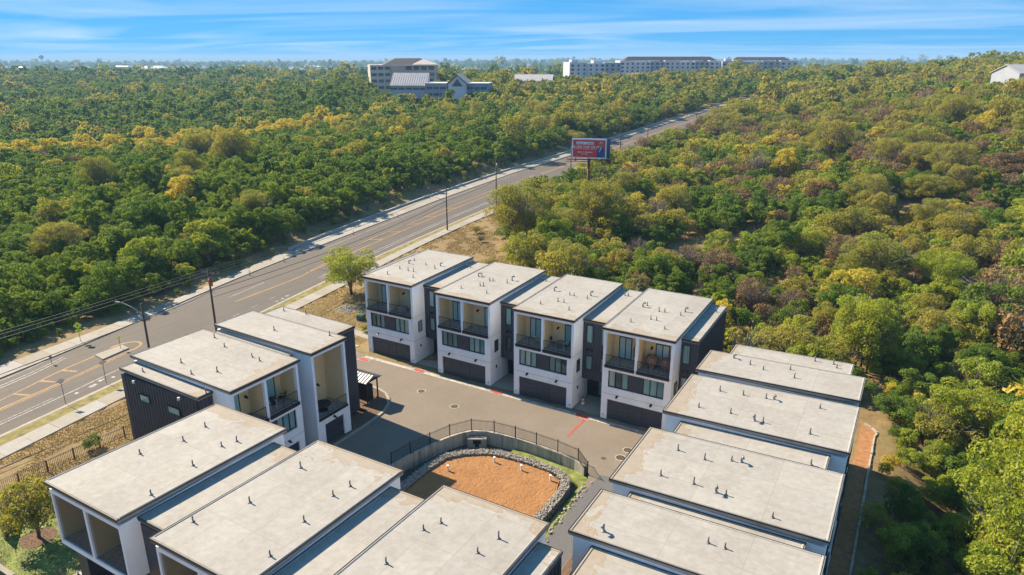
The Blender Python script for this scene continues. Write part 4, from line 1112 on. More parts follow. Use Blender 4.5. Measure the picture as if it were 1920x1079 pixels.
chair((-33.2, 62.6, ZB), R_(200), 'lounge chair on left balcony of the third back row townhouse', 'galv', 'deck_wood')
round_table((-30.6, 62.7, ZB), .5, 'pale round table on the balcony between two chairs')
chair((-31.4, 62.9, ZB), R_(100), 'metal chair left of the round balcony table', 'white_plastic')
chair((-29.75, 62.6, ZB), R_(-80), 'metal chair right of the round balcony table', 'white_plastic')
def papasan(loc, rz, label):
    c = empty('wicker_chair', loc, rz, label, 'chair', 'round wicker chairs')
    m_ = MB(); n = 16; prof = [(.0, .30), (.45, .34), (.62, .60), (.66, .95), (.50, 1.25), (.20, 1.38), (.0, 1.40)]
    for (r0, z0), (r1, z1) in zip(prof[:-1], prof[1:]):
        for i in range(n):
            a, b2 = 2 * math.pi * i / n, 2 * math.pi * (i + 1) / n
            m_.poly([(r0 * math.cos(a), r0 * math.sin(a), z0), (r0 * math.cos(b2), r0 * math.sin(b2), z0), (r1 * math.cos(b2), r1 * math.sin(b2), z1), (r1 * math.cos(a), r1 * math.sin(a), z1)])
    m_.build('shell', X['wicker'], c, True)
    rib = MB()
    for i in range(14):
        a = 2 * math.pi * i / 14
        rib.tube([((r + .012) * math.cos(a), (r + .012) * math.sin(a), z) for r, z in prof[1:6]], .022, 5)
    rib.build('ribs', X['rust'], c)
    MB().cyl((0, 0, 0), (0, 0, .32), .36, .22, 12).build('base', X['wicker'], c)
    return c
papasan((-20.3, 62.75, ZB), 0, 'round wicker chair further from the balcony door')
papasan((-18.75, 62.7, ZB), 0, 'round wicker chair beside the right balcony door')
u = empty('closed_parasol', (-22.4, 63.1, ZB), 0, 'closed tan parasol leaning on left balcony of the end townhouse', 'parasol')
MB().cyl((0, 0, 0), (.12, .25, 2.1), .03, .03, 6).build('pole', X['galv'], u)
MB().cyl((.03, .06, .5), (.08, .16, 1.3), .10, .20, 8).cyl((.08, .16, 1.3), (.12, .25, 2.05), .20, .05, 8).build('canopy', X['wicker'], u, True)
bx_ = empty('storage_crate', (-52.3, 63.0, ZB), R_(8), 'slatted wooden crate on the first back row townhouse balcony', 'crate')
for i in range(5):
    MB().box(-.55, .55, -.30, -.27, .06 + i * .14, .17 + i * .14).build('slat', X['deck_wood'], bx_)
    MB().box(-.55, .55, .27, .30, .06 + i * .14, .17 + i * .14).build('slat', X['deck_wood'], bx_)
for sx_ in (-.55, .52):
    MB().box(sx_, sx_ + .03, -.268, .268, .0, .78).build('end_panel', X['deck_wood'], bx_)
round_table((-46.7, 43.4, 3.27), .85, 'large black round table on the double-height balcony', 'black_fabric')
chair((-46.6, 37.6, ZB), R_(60), 'pale chair on the right balcony bay of the roadside townhouse', 'white_plastic')
chair((-46.9, 38.9, ZB), R_(-60), 'dark chair beside the pale one on the roadside balcony', 'dark_metal')
# doorstep ornament
orn = empty('door_ornament', (-27.75, 62.9, .05), 0, 'small red and white figure ornament beside the entry door', 'ornament')
MB().cyl((0, 0, 0), (0, 0, .45), .20, .16, 10).cyl((0, 0, .45), (0, 0, .75), .15, .11, 10).build('body', X['print_white'], orn, True)
MB().cyl((0, 0, .73), (0, 0, .80), .15, .15, 10).cyl((0, 0, .80), (.05, 0, 1.1), .13, .02, 10).cyl((0, 0, .38), (0, 0, .50), .19, .17, 10).build('hat', X['red_paint'], orn)

# ------------------------------------------------------------------ yard round the townhouses
tag(MB().prism([(-63, 12), (-47.3, 12), (-47.3, 24), (-52, 27), (-60, 25.5), (-63, 20)], .0, .075).build('lawn', X['lawn']), kind='structure')
tag(MB().cyl((-55.4, 21.0, .05), (-55.4, 21.0, .09), 1.3, 1.3, 16).build('mulch_ring', X['mulch']), kind='structure')
tag(MB().prism([(-1.25, 44), (0.25, 44), (.45, 72.0), (.1, 73.0), (-1.1, 73.3)], -.6, .06).build('side_yard', X['orange_ground']), kind='structure')
sw = empty('stone_edging', (0, 0, 0), 0, 'low pale stone edging behind the right row', 'edging')
edge_pts = [(0.15, 44 + i * .9) for i in range(31)] + [(.35, 72.0), (-.2, 72.9), (-.9, 73.3)]
for a, b2 in zip(edge_pts[:-1], edge_pts[1:]):
    d = Vector((b2[0] - a[0], b2[1] - a[1])); n_ = Vector((d.y, -d.x)).normalized() * random.uniform(.14, .20); a2 = Vector(a) + d * .03; b3 = Vector(b2) - d * .03; zt = .20 + random.uniform(-.03, .05)
    MB().hexa([(a2.x, a2.y, -1.0), (a2.x + n_.x, a2.y + n_.y, -1.0), (b3.x + n_.x, b3.y + n_.y, -1.0), (b3.x, b3.y, -1.0), (a2.x, a2.y, zt), (a2.x + n_.x, a2.y + n_.y, zt), (b3.x + n_.x, b3.y + n_.y, zt), (b3.x, b3.y, zt)]).build('stone', X['limestone'], sw)
wf = empty('wood_fence', (0, 0, 0), 0, 'brown horizontal slat fence left of the lawn tree', 'fence')
for i in range(4): MB().box(-60.9 + i * 1.1, -60.8 + i * 1.1, 21.9 - i * .75, 22.0 - i * .75, 0, 1.75).build('post', X['wood_fence'], wf)
for i in range(9):
    z_ = .12 + i * .19
    MB().hexa([(-60.9, 21.86, z_), (-57.4, 19.5, z_), (-57.38, 19.53, z_), (-60.88, 21.89, z_), (-60.9, 21.86, z_ + .13), (-57.4, 19.5, z_ + .13), (-57.38, 19.53, z_ + .13), (-60.88, 21.89, z_ + .13)]).build('slat', X['wood_fence'], wf)
lw_ = empty('low_wall', (0, 0, 0), 0, 'dark low wall with pale cap at the lower left corner', 'wall')
MB().box(-58, -51.2, 17.2, 17.4, 0, .95).build('wall', X['dark_siding'], lw_); MB().box(-58, -51.2, 17.12, 17.48, .95, 1.03).build('cap', X['walk_conc'], lw_)
# patio behind the first front row townhouse
pt = empty('patio_deck', (-47.0, 20.2, 0), 0, 'small deck with black railing below the open back balconies', 'deck')
MB().box(-1.4, 3.0, -1.2, 1.2, .05, .35).build('platform', X['deck_wood'], pt)
pr_ = MB()
for (xa, ya, xb, yb_) in ((-1.4, -1.2, 3.0, -1.2), (-1.4, -1.2, -1.4, 1.2)):
    pr_.cyl((xa, ya, 1.35), (xb, yb_, 1.35), .03, .03, 6); pr_.cyl((xa, ya, .45), (xb, yb_, .45), .02, .02, 6)
    n = int(math.hypot(xb - xa, yb_ - ya) / .13)
    for i in range(n + 1):
        u_ = i / n; pr_.cyl((xa + (xb - xa) * u_, ya + (yb_ - ya) * u_, .35), (xa + (xb - xa) * u_, ya + (yb_ - ya) * u_, 1.35), .009, .009, 4)
pr_.build('railing', X['dark_metal'], pt)
chair((-46.9, 19.9, .35), R_(150), 'pale patio chair on the small back deck', 'white_plastic', 'kerb_conc')
# gravel disc and utility box left of the back row
gv = rocks([(-72.4, 72.6), (-69.4, 72.6)], 2.4, .12, .05, 900, .06, .14, 'gravel_bed', X['rock_white'])
tag(gv, 'round bed of white river rock in the dry grass', 'gravel bed', kind='stuff')
ub = empty('utility_box', (-66.0, 70.2, .04), R_(12), 'small green utility box beside the first back row townhouse', 'utility box')
MB().box(-.5, .5, -.45, .45, 0, .75).build('body', X['bin_green'], ub); MB().hexa([(-.55, -.5, .75), (.55, -.5, .75), (.55, .5, .75), (-.55, .5, .75), (-.45, -.4, .92), (.45, -.4, .92), (.45, .4, .92), (-.45, .4, .92)]).build('lid', X['bin_green'], ub)
tag(MB().prism([(-66, 61.6), (-59.8, 61.9), (-59.8, 63.0), (-66, 62.7)], .0, .12).build('footpath', X['walk_conc']), kind='structure')
tag(MB().prism([(-80, 66.4), (-59.9, 65.2), (-59.9, 66.6), (-79.5, 67.9)], .0, .10).build('footpath', X['walk_conc']), kind='structure')

# ------------------------------------------------------------------ poles, lamps, wires, signs
def pole(loc, h, label, lamp=None, arm=False, transformer=False, rlow=.16):
    x, y = loc; z = float(road_z(x, y))
    p = empty('utility_pole' if arm or transformer else 'street_lamp', (x, y, z), 0, label, 'pole' if arm else 'street lamp', 'poles along the road')
    MB().cyl((0, 0, -.5), (0, 0, h), rlow, rlow * .68, 10).build('post', X['pole_wood'], p, True)
    if lamp:
        L_, hh, ang = lamp
        c, s = math.cos(ang), math.sin(ang)
        MB().tube([(0, 0, hh), (c * L_ * .5, s * L_ * .5, hh + .75), (c * L_ * .85, s * L_ * .85, hh + 1.05), (c * L_, s * L_, hh + 1.05)], .045, 6).build('lamp_arm', X['galv'], p)
        MB().hexa([(c * L_ - s * .12, s * L_ + c * .12, hh + .97), (c * (L_ + .7) - s * .10, s * (L_ + .7) + c * .10, hh + .97), (c * (L_ + .7) + s * .10, s * (L_ + .7) - c * .10, hh + .97), (c * L_ + s * .12, s * L_ - c * .12, hh + .97), (c * L_ - s * .08, s * L_ + c * .08, hh + 1.12), (c * (L_ + .7) - s * .06, s * (L_ + .7) + c * .06, hh + 1.1), (c * (L_ + .7) + s * .06, s * (L_ + .7) - c * .06, hh + 1.1), (c * L_ + s * .08, s * L_ - c * .08, hh + 1.12)]).build('lamp_head', X['galv'], p)
    if arm:
        MB().box(-1.2, 1.2, -.06, .06, h - .55, h - .42).build('crossarm', X['pole_wood'], p)
        for xx in (-1.1, -.5, .5, 1.1): MB().cyl((xx, 0, h - .42), (xx, 0, h - .18), .05, .03, 6).build('insulator', X['galv'], p)
    if transformer:
        MB().cyl((.35, -.1, h - 2.1), (.35, -.1, h - 1.1), .26, .26, 12).cyl((.35, -.1, h - 1.1), (.35, -.1, h - .98), .20, .10, 12).build('transformer', X['rust' if transformer == 2 else 'galv'], p, True)
    return p
POLES = [((-76.3, 44.7), 8.6), ((-77.7, 55.0), 9.8), ((-87.0, 121.2), 9.4), ((-87.5, 142.5), 13.0), ((-96.0, 201.7), 8.8), ((-101.0, 256.0), 12.5), ((-98.5, 279.0), 9.0), ((-100.5, 355), 11.0)]
pole(*POLES[0], 'brown lamp pole behind the dark seamed end wall', (3.6, 7.2, R_(188)))
p2 = pole(*POLES[1], 'wooden power pole with crossarm behind the roadside roofs', None, True, 2)
pole(*POLES[2], 'tall dark pole with street lamp at edge of dry field', (3.4, 6.2, R_(186)))
pole(*POLES[3], 'tall power pole with transformer where the dry field ends', None, True, 1)
pole(*POLES[4], 'street lamp left of the billboard', (4.0, 7.8, R_(180)))
pole(*POLES[5], 'power pole right behind the billboard', None, True, 0)
pole(*POLES[6], 'street lamp on the road beyond the billboard', (4.6, 7.9, R_(184)))
pole(*POLES[7], 'farthest power pole where road meets the trees', (3.5, 8.6, R_(10)), True, 0)
def wire(a, b2, sag, label, r=.034, grp='overhead wires'):
    a = Vector(a); b2 = Vector(b2); n = 18
    pts = []
    for i in range(n + 1):
        u_ = i / n; p = a.lerp(b2, u_); p.z -= sag * 4 * u_ * (1 - u_); pts.append(tuple(p))
    o = MB().tube(pts, r, 4).build('power_line', X['wire'])
    tag(o, label, 'wire', grp)
P2T = (-77.7, 55.0, 9.35)
for i, dx in enumerate((-1.1, -.1, 1.1)):
    wire((-80.6 + dx, -28, 11.0), (P2T[0] + dx, P2T[1], 9.6), 1.2, ('outer', 'middle', 'inner')[i] + ' overhead wire left of the power pole')
    wire((P2T[0] + dx, P2T[1], 9.6), (-87.5 + dx, 142.5, 12.7), 2.0, ('outer', 'middle', 'inner')[i] + ' overhead wire spanning over the road to the tall pole')
    wire((-87.5 + dx, 142.5, 12.7), (-101 + dx, 256, float(road_z(-101, 256)) + 12.2), 2.2, ('outer', 'middle', 'inner')[i] + ' overhead wire passing left of the billboard')
wire((-74.5, -28, 6.2), (-76.3, 44.7, 6.6), .8, 'low cable left of the brown lamp pole', .045)
wire((-76.3, 44.7, 6.6), (-77.7, 55.0, 6.9), .2, 'short low cable between the two nearest poles', .045)
wire((-77.7, 55.0, 6.9), (-87.0, 121.2, 6.6), 1.0, 'low cable between power pole and dark lamp pole', .045)
wire((-77.7, 55.0, 6.0), (-87.0, 121.2, 5.8), 1.0, 'lower of two cables to the dark lamp pole', .03)
wire((-87.0, 121.2, 6.6), (-87.5, 142.5, 8.0), .3, 'short cable between lamp pole and tall power pole', .045)

sg = empty('crossing_sign', (-92.7, 45.3, .13), R_(62), 'yellow-green pedestrian crossing sign on far sidewalk', 'sign')
MB().cyl((0, 0, 0), (0, 0, 2.75), .035, .035, 8).build('post', X['galv'], sg)
dm = MB().hexa([(0, -.045, 1.75), (.48, -.045, 2.23), (.48, -.06, 2.23), (0, -.06, 1.75), (-.48, -.045, 2.23), (0, -.045, 2.71), (0, -.06, 2.71), (-.48, -.06, 2.23)])
pl_ = MB()
for yq in (-.045, -.07): pl_.poly([(0, yq, 1.78), (.5, yq, 2.28), (0, yq, 2.78), (-.5, yq, 2.28)])
pl_.poly([(0, -.045, 1.78), (.5, -.045, 2.28), (.5, -.07, 2.28), (0, -.07, 1.78)]).poly([(.5, -.045, 2.28), (0, -.045, 2.78), (0, -.07, 2.78), (.5, -.07, 2.28)]).poly([(0, -.045, 2.78), (-.5, -.045, 2.28), (-.5, -.07, 2.28), (0, -.07, 2.78)]).poly([(-.5, -.045, 2.28), (0, -.045, 1.78), (0, -.07, 1.78), (-.5, -.07, 2.28)])
dia = pl_.build('diamond_plate', X['sign_yellow'], sg)
MB().box(-.04, .05, -.076, -.071, 2.22, 2.42).box(-.05, .05, -.076, -.071, 2.45, 2.53).hexa([(-.12, -.076, 2.08), (-.06, -.076, 2.08), (.02, -.076, 2.24), (-.04, -.076, 2.24), (-.12, -.071, 2.08), (-.06, -.071, 2.08), (.02, -.071, 2.24), (-.04, -.071, 2.24)]).hexa([(.08, -.076, 2.08), (.14, -.076, 2.08), (.05, -.076, 2.24), (-.01, -.076, 2.24), (.08, -.071, 2.08), (.14, -.071, 2.08), (.05, -.071, 2.24), (-.01, -.071, 2.24)]).build('walking_figure', X['black_fabric'], dia)
arp = MB().box(-.36, .36, -.07, -.045, 1.32, 1.70).build('arrow_plate', X['sign_yellow'], sg)
MB().hexa([(-.2, -.076, 1.4), (-.14, -.076, 1.36), (.18, -.076, 1.6), (.12, -.076, 1.64), (-.2, -.071, 1.4), (-.14, -.071, 1.36), (.18, -.071, 1.6), (.12, -.071, 1.64)]).build('arrow', X['black_fabric'], arp)
for i, (x, y, lab) in enumerate(((-76.4, 34.5, 'thin post with small solar panel on the verge, shadow across the sidewalk'), (-77.5, 39.7, 'thin post with small solar panel beside the dark end wall'), (-88.9, 39.6, 'short post at edge of the far bike lane'), (-85.9, 46.6, 'thin sign post on the nose of the traffic island'))):
    s_ = empty('sign_post', (x, y, .12 if i < 2 else .0), R_(8 if i < 2 else 78), lab, 'sign', 'roadside sign posts')
    h = (2.6, 2.5, 1.1, 1.8)[i]
    MB().cyl((0, 0, 0), (0, 0, h), .03, .03, 6).build('post', X['dark_metal'], s_)
    if i < 2: MB().hexa([(-.36, -.25, h - .02), (.36, -.25, h - .02), (.36, .25, h + .22), (-.36, .25, h + .22), (-.36, -.27, h + .02), (.36, -.27, h + .02), (.36, .23, h + .26), (-.36, .23, h + .26)]).build('solar_panel', X['black_fabric'], s_)
    else: MB().box(-.15, .15, -.055, -.035, h - .4, h).build('plate', X['galv' if i == 2 else 'sign_yellow'], s_)
for i, y in enumerate((60, 68, 77, 86, 108, 126)):
    x = float(np.interp(y, [50, 80, 105, 150], [-92.9, -98.0, -101.6, -108.0]))
    s_ = empty('delineator_post', (x, y, 0), 0, 'slim lane delineator number %s along the far bike lane, counted from the island' % ('one', 'two', 'three', 'four', 'five', 'six')[i], 'post', 'delineator posts')
    MB().cyl((0, 0, 0), (0, 0, .05), .16, .14, 10).build('base', X['black_fabric'], s_); MB().cyl((0, 0, .05), (0, 0, 1.0), .045, .045, 8).build('post', X['galv'], s_)

# ------------------------------------------------------------------ billboard
bw, bh = 8.4, 4.7
zb0 = float(land(-70.0, 157.0))
bb = empty('billboard', (-70.0, 157.0, zb0), AZ - R_(13), 'red billboard with suited man on rusty steel column', 'billboard')
colm = MB().cyl((0, .6, -1), (0, .6, 12.1), .36, .36, 12).build('column', X['rust'], bb, True)
MB().box(-5.4, 5.4, .45, .75, 11.4, 11.65).box(-5.4, 5.4, -.95, -.85, 11.15, 11.25).box(-5.4, 5.4, -.65, -.55, 11.15, 11.25).build('catwalk', X['rust'], bb)
for xx in (-3.2, 0, 3.2): MB().box(xx - .12, xx + .12, -.7, .9, 11.25, 11.39).box(xx - .1, xx + .1, .05, .25, 11.39, 12.1).build('bracket', X['rust'], bb)
z0 = 11.9
MB().box(-bw / 2, bw / 2, 0, .30, z0, z0 + bh).build('face_frame', X['bill_frame'], bb)
MB().box(-bw / 2 + .35, bw / 2 + .75, 1.25, 1.55, z0 + .05, z0 + bh + .05).build('back_panel', X['navy'], bb)
face = MB().box(-bw / 2 + .3, bw / 2 - .3, -.03, -.004, z0 + .3, z0 + bh - .3).build('poster', X['bill_red'], bb)
def flat(pts, name, mat, y=-.036):
    MB().poly([(p[0], y, z0 + p[1]) for p in pts]).build(name, X[mat], face)
def rect(x0, x1, zz0, zz1, name, mat, y=-.036): flat([(x0, zz0), (x1, zz0), (x1, zz1), (x0, zz1)], name, mat, y)
rect(-3.1, 1.15, 3.35, 3.95, 'headline_bar', 'print_white')
for i in range(26):
    if i in (12, 13): continue
    rect(-2.95 + i * .155, -2.86 + i * .155, 3.50, 3.78 - .06 * (i % 3), 'small_lettering', 'navy', -.042)
def text(body, x, zz, size, name, mat):
    cu_ = bpy.data.curves.new(name, 'FONT'); cu_.body = body; cu_.size = size; cu_.align_x = 'CENTER'; cu_.extrude = .002; cu_.offset = .012
    cu_.materials.append(X[mat]); tmp = bpy.data.objects.new(name, cu_); COL.objects.link(tmp)
    bpy.context.view_layer.update(); me_ = bpy.data.meshes.new_from_object(tmp.evaluated_get(bpy.context.evaluated_depsgraph_get()))
    bpy.data.objects.remove(tmp); o = bpy.data.objects.new(name, me_); COL.objects.link(o); o.parent = face
    o.location = (x, -.045, z0 + zz); o.rotation_euler = (math.pi / 2, 0, 0); return o
text("I'M ON TOP OF IT", -.95, 2.42, .86, 'slogan_lettering', 'print_white')
rect(-3.7, 1.7, 2.22, 2.28, 'underline', 'print_white')
for i in range(20):
    if i in (6, 9): continue
    rect(-2.75 + i * .185, -2.64 + i * .185, 1.35, 1.63 - .05 * (i % 2), 'small_lettering', 'print_white', -.042)
for i in range(10):
    if i == 4: continue
    rect(-1.9 + i * .17, -1.8 + i * .17, .92, 1.10, 'small_lettering', 'print_white', -.042)
# suited man on the poster, flat print
flat([(1.75, .32), (3.85, .32), (3.80, 2.1), (3.45, 2.55), (2.95, 2.75), (2.55, 2.7), (2.0, 2.3)], 'printed_suit', 'navy')
flat([(2.35, 1.3), (2.75, 2.62), (3.0, 2.68), (2.85, 2.2)], 'printed_shirt', 'print_white', -.042)
flat([(2.55, 2.7), (2.95, 2.68), (3.25, 3.0), (3.28, 3.55), (3.0, 3.85), (2.65, 3.8), (2.45, 3.4), (2.45, 3.0)], 'printed_head', 'skin', -.039)
flat([(2.42, 3.35), (3.30, 3.40), (3.25, 3.75), (2.98, 3.98), (2.6, 3.92)], 'printed_hair', 'print_white', -.0375)
flat([(2.48, 3.32), (3.24, 3.32), (3.24, 3.42), (2.48, 3.42)], 'printed_glasses', 'navy', -.043)

# ------------------------------------------------------------------ far buildings (local x to the right, y away, seen from the court)
WINM = {}
def fwin(parent, x, y, z, w_, h_, name='window', mat='far_glass'):
    key = (round(w_, 2), round(h_, 2), mat)
    if key not in WINM: WINM[key] = MB().box(-w_ / 2, w_ / 2, -.12, -.004, -h_ / 2, h_ / 2).mesh('window', X[mat])
    return link(name, WINM[key], parent, (x, y, z))
def hip(mb, x0, x1, y0, y1, z0, z1, ins):
    mb.hexa([(x0, y0, z0), (x1, y0, z0), (x1, y1, z0), (x0, y1, z0), (x0 + ins, y0 + ins, z1), (x1 - ins, y0 + ins, z1), (x1 - ins, y1 - ins, z1), (x0 + ins, y1 - ins, z1)])
    return mb
def at_land(s, r, dz=-1.0):
    x, y = xy(s, r); return (x, y, float(land(x, y, False)) + dz)
EXCL = []
def bld(name, label, s, r, rot, z=None, rad=25):
    x, y = xy(s, r); zz = z if z is not None else float(land(x, y, False)) - 1
    EXCL.append((x, y, rad))
    return empty(name, (x, y, zz), AZ + R_(rot), label, 'building')
# office block on the rise
ob = bld('office_building', 'four-storey tan office block with dark hip roof above the woods', 492, -72, 14, 13.5, 26)
MB().box(-23, -9, 0, 30, 0, 17.4).build('window_wing', X['cream_wall'], ob)
MB().box(-9, 0, -1.5, 30, 0, 16.8).build('stair_tower', X['beige_wall'], ob)
MB().box(0, 22, 2, 30, 0, 16.4).build('main_wall', X['cream_wall'], ob)
hip(MB(), -14, 21, 1, 29, 17.5, 21.6, 9).build('roof', X['brown_roof'], ob); MB().box(-15, 22.4, .4, 30, 16.9, 17.45).build('eave', X['pale_wall'], ob)
hip(MB(), 5, 23, -.5, 27, 17.55, 20.8, 8).build('roof_extension', X['cream_wall'], ob)
for k_ in range(4):
    for c_ in range(3): fwin(ob, -20.6 + c_ * 4.5, 0, 3.0 + k_ * 4.1, 3.4, 1.9)
for k_ in range(1, 4):
    for c_ in range(4): fwin(ob, 3.0 + c_ * 5.0, 2, 3.2 + k_ * 4.0, 4.0, 2.3)
# low wing in front with metal roof and gable
lb = bld('low_school_building', 'low blue-grey building with pale metal roof and tan gable', 446, -48, -6, 11.5, 22)
MB().box(-27, -5, 0, 18, 0, 7.5).build('wall', X['grey_wall'], lb)
MB().hexa([(-27.5, -1, 7.5), (-4.5, -1, 7.5), (-4.5, 9, 7.2), (-27.5, 9, 7.2), (-27.5, -.6, 8.0), (-4.5, -.6, 8.0), (-4.5, 9, 15), (-27.5, 9, 15)]).build('metal_roof', X['metal_roof'], lb)
for i in range(16): MB().hexa([(-27.2 + i * 1.45, -.62, 8.02), (-27.1 + i * 1.45, -.62, 8.02), (-27.1 + i * 1.45, 8.9, 14.93), (-27.2 + i * 1.45, 8.9, 14.93), (-27.2 + i * 1.45, -.62, 8.17), (-27.1 + i * 1.45, -.62, 8.17), (-27.1 + i * 1.45, 8.9, 15.08), (-27.2 + i * 1.45, 8.9, 15.08)]).build('roof_seam', X['galv'], lb)
MB().box(-5, 34, -2, 16, 0, 8.8).build('blue_wing', X['blue_wall'], lb)
MB().box(-5.3, 34.3, -2.3, 16.2, 8.8, 9.4).build('parapet', X['pale_wall'], lb)
for i in range(9):
    fwin(lb, -2.4 + i * 4.2, -2, 6.4, 3.4, 1.5); fwin(lb, -2.4 + i * 4.2, -2, 2.6, 3.4, 1.5)
for i in range(5): fwin(lb, -25 + i * 4.6, 0, 5.8, 4.0, 1.2)
MB().poly([(10, -5, 0), (21, -5, 0), (21, -5, 9), (15.5, -5, 13.5), (10, -5, 9)]).poly([(10, 12, 0), (10, 12, 9), (15.5, 12, 13.5), (21, 12, 9), (21, 12, 0)]).poly([(10, -5, 0), (10, -5, 9), (10, 12, 9), (10, 12, 0)]).poly([(21, -5, 0), (21, 12, 0), (21, 12, 9), (21, -5, 9)]).build('gable_wall', X['pale_wall'], lb)
MB().hexa([(8.6, -6, 8.6), (15.5, -6, 14.2), (15.5, 13, 14.2), (8.6, 13, 8.6), (8.6, -6, 9.0), (15.5, -6, 14.6), (15.5, 13, 14.6), (8.6, 13, 9.0)]).hexa([(15.5, -6, 14.2), (22.4, -6, 8.6), (22.4, 13, 8.6), (15.5, 13, 14.2), (15.5, -6, 14.6), (22.4, -6, 9.0), (22.4, 13, 9.0), (15.5, 13, 14.6)]).build('gable_roof', X['tan_roof'], lb)
MB().poly([(12, -5.05, 7.5), (19, -5.05, 7.5), (15.5, -5.05, 12)]).build('gable_glass', X['far_glass'], lb)
lh = bld('gabled_hall', 'small pale gabled hall right of the low blue-grey building', 520, 8, -10, None, 20)
MB().box(-6, 20, 0, 14, 0, 7).build('wall', X['pale_wall'], lh)
MB().hexa([(-7, -1, 6.8), (21, -1, 6.8), (21, 7, 11), (-7, 7, 11), (-7, -1, 7.2), (21, -1, 7.2), (21, 7, 11.4), (-7, 7, 11.4)]).hexa([(-7, 7, 11), (21, 7, 11), (21, 15, 6.8), (-7, 15, 6.8), (-7, 7, 11.4), (21, 7, 11.4), (21, 15, 7.2), (-7, 15, 7.2)]).build('roof', X['metal_roof'], lh)
for i in range(5): fwin(lh, -3 + i * 5, 0, 4, 2.2, 2)
# apartment blocks
def apartments(label, s, r, rot, W, D, floors, hipz, z, cols, mat='pale_wall', rad=40):
    a = bld('apartment_block', label, s, r, rot, z, rad)
    hh = floors * 3.25 + .6
    n = max(3, int(W / 13)); bw_ = W / n
    for i in range(n):
        off = (0, -1.6, .8)[i % 3]; m_ = MB().box(-W / 2 + i * bw_ + .01, -W / 2 + (i + 1) * bw_ - .01, off, D, 0, hh + (.9, 0, .4)[i % 3])
        m_.build('wall_bay', X[(mat, 'pale_wall', 'grey_wall')[i % 3]], a)
        cc = max(2, int(bw_ / 4.2))
        for k_ in range(floors):
            for c_ in range(cc):
                fwin(a, -W / 2 + i * bw_ + (c_ + .5) * bw_ / cc, off, 1.9 + k_ * 3.25, 1.7 if (c_ + i) % 3 else 2.6, 1.7)
    if hipz: hip(MB(), -W / 2 + 5, W / 2 - 5, 7, D - 1, hh + .95, hh + .95 + hipz, 5).build('roof', X['brown_roof'], a)
    else: MB().box(-W / 2 + 3, -W / 2 + 9, 4, 10, hh, hh + 3).box(0, 8, 6, 12, hh, hh + 2.2).build('stair_head', X['pale_wall'], a)
    return a
apartments('pale apartment block nearest the office, flat roofed', 628, 72, 16, 48, 16, 5, 0, 14.0, 10)
apartments('long pale apartment block under a wide brown roof', 676, 148, 4, 98, 22, 5, 3.4, 15.0, 20, rad=52)
apartments('pale apartment block with low brown roof above the far road', 690, 236, -6, 64, 20, 5, 3.0, 15.0, 14, rad=36)
apartments('plain grey end block of the apartments behind the power poles', 672, 204, -4, 22, 14, 5, 0, 14.5, 4, 'grey_wall', 16)
apartments('small white block right of the apartments on the skyline', 760, 292, -4, 46, 14, 3, 0, 13.0, 6, rad=20)
# barn at the right edge
bn = bld('barn', 'white metal barn at the right edge of the wooded hill', 318, 234, 6, None, 26)
bz = 1.0
MB().box(-14, 22, 0, 16, -4, 5.2).build('wall', X['grey_wall'], bn)
MB().hexa([(-14.5, -.8, 5.0), (22.5, -.8, 5.0), (22.5, 8, 8.6), (-14.5, 8, 8.6), (-14.5, -.8, 5.3), (22.5, -.8, 5.3), (22.5, 8, 8.9), (-14.5, 8, 8.9)]).hexa([(-14.5, 8, 8.6), (22.5, 8, 8.6), (22.5, 17, 5.0), (-14.5, 17, 5.0), (-14.5, 8, 8.9), (22.5, 8, 8.9), (22.5, 17, 5.3), (-14.5, 17, 5.3)]).build('roof', X['metal_roof'], bn)
MB().poly([(-14.02, 0, 5.2), (-14.02, 8, 8.7), (-14.02, 16, 5.2)]).build('gable', X['grey_wall'], bn)
bn.location.z += 3.5
# far left: white-roofed hall, flat blocks, dark billboard, masts
fh = bld('white_roofed_hall', 'distant hall with broad white roof on the plain', 2050, -1010, 8, None, 70)
MB().box(-38, 38, 0, 50, 0, 14).build('wall', X['cream_wall'], fh); hip(MB(), -42, 42, -4, 54, 14, 24, 22).build('roof', X['white_plastic'], fh)
for i in range(9): fwin(fh, -33 + i * 8.2, 0, 8, 5, 4)
fh.location.z = -12
for i, (s_, r_, W_, H_, mt, lab) in enumerate(((1900, -1270, 70, 8, 'pale_wall', 'distant flat pale building at far left of the plain'), (2300, -680, 190, 9, 'pale_wall', 'distant long pale industrial building on the plain'), (2100, -610, 90, 11, 'grey_wall', 'distant grey industrial building before the long one'), (1750, -1290, 60, 6, 'cream_wall', 'distant cream building by the left edge of the plain'))):
    fb = bld('distant_building', lab, s_, r_, 5 * i - 8, -10, 60)
    MB().box(-W_ / 2, W_ / 2, 0, 40, 0, H_).build('wall', X[mt], fb); MB().box(-W_ / 2 - 1, W_ / 2 + 1, -1, 41, H_, H_ + 1.2).build('roof', X['metal_roof'], fb)
    for j in range(8): fwin(fb, -W_ / 2 + (j + .5) * W_ / 8, 0, H_ * .55, W_ / 14, 2.4)
for i in range(16):
    s_ = RNG.uniform(1500, 3600); r_ = RNG.uniform(-.70, -.12) * s_ if i % 4 else RNG.uniform(.28, .6) * s_
    fb = bld('distant_building', 'tiny pale building scattered over the far plain', s_, r_, RNG.uniform(-30, 30), -11, 45); fb['group'] = 'tiny far buildings'
    W_, H_ = RNG.uniform(25, 80), RNG.uniform(6, 12)
    MB().box(-W_ / 2, W_ / 2, 0, 30, 0, H_ + 4).build('wall', X[('pale_wall', 'cream_wall', 'grey_wall')[i % 3]], fb); hip(MB(), -W_ / 2 - 1, W_ / 2 + 1, -1, 31, H_ + 4, H_ + 6.5, 6).build('roof', X[('metal_roof', 'white_plastic', 'brown_roof')[i % 3]], fb)
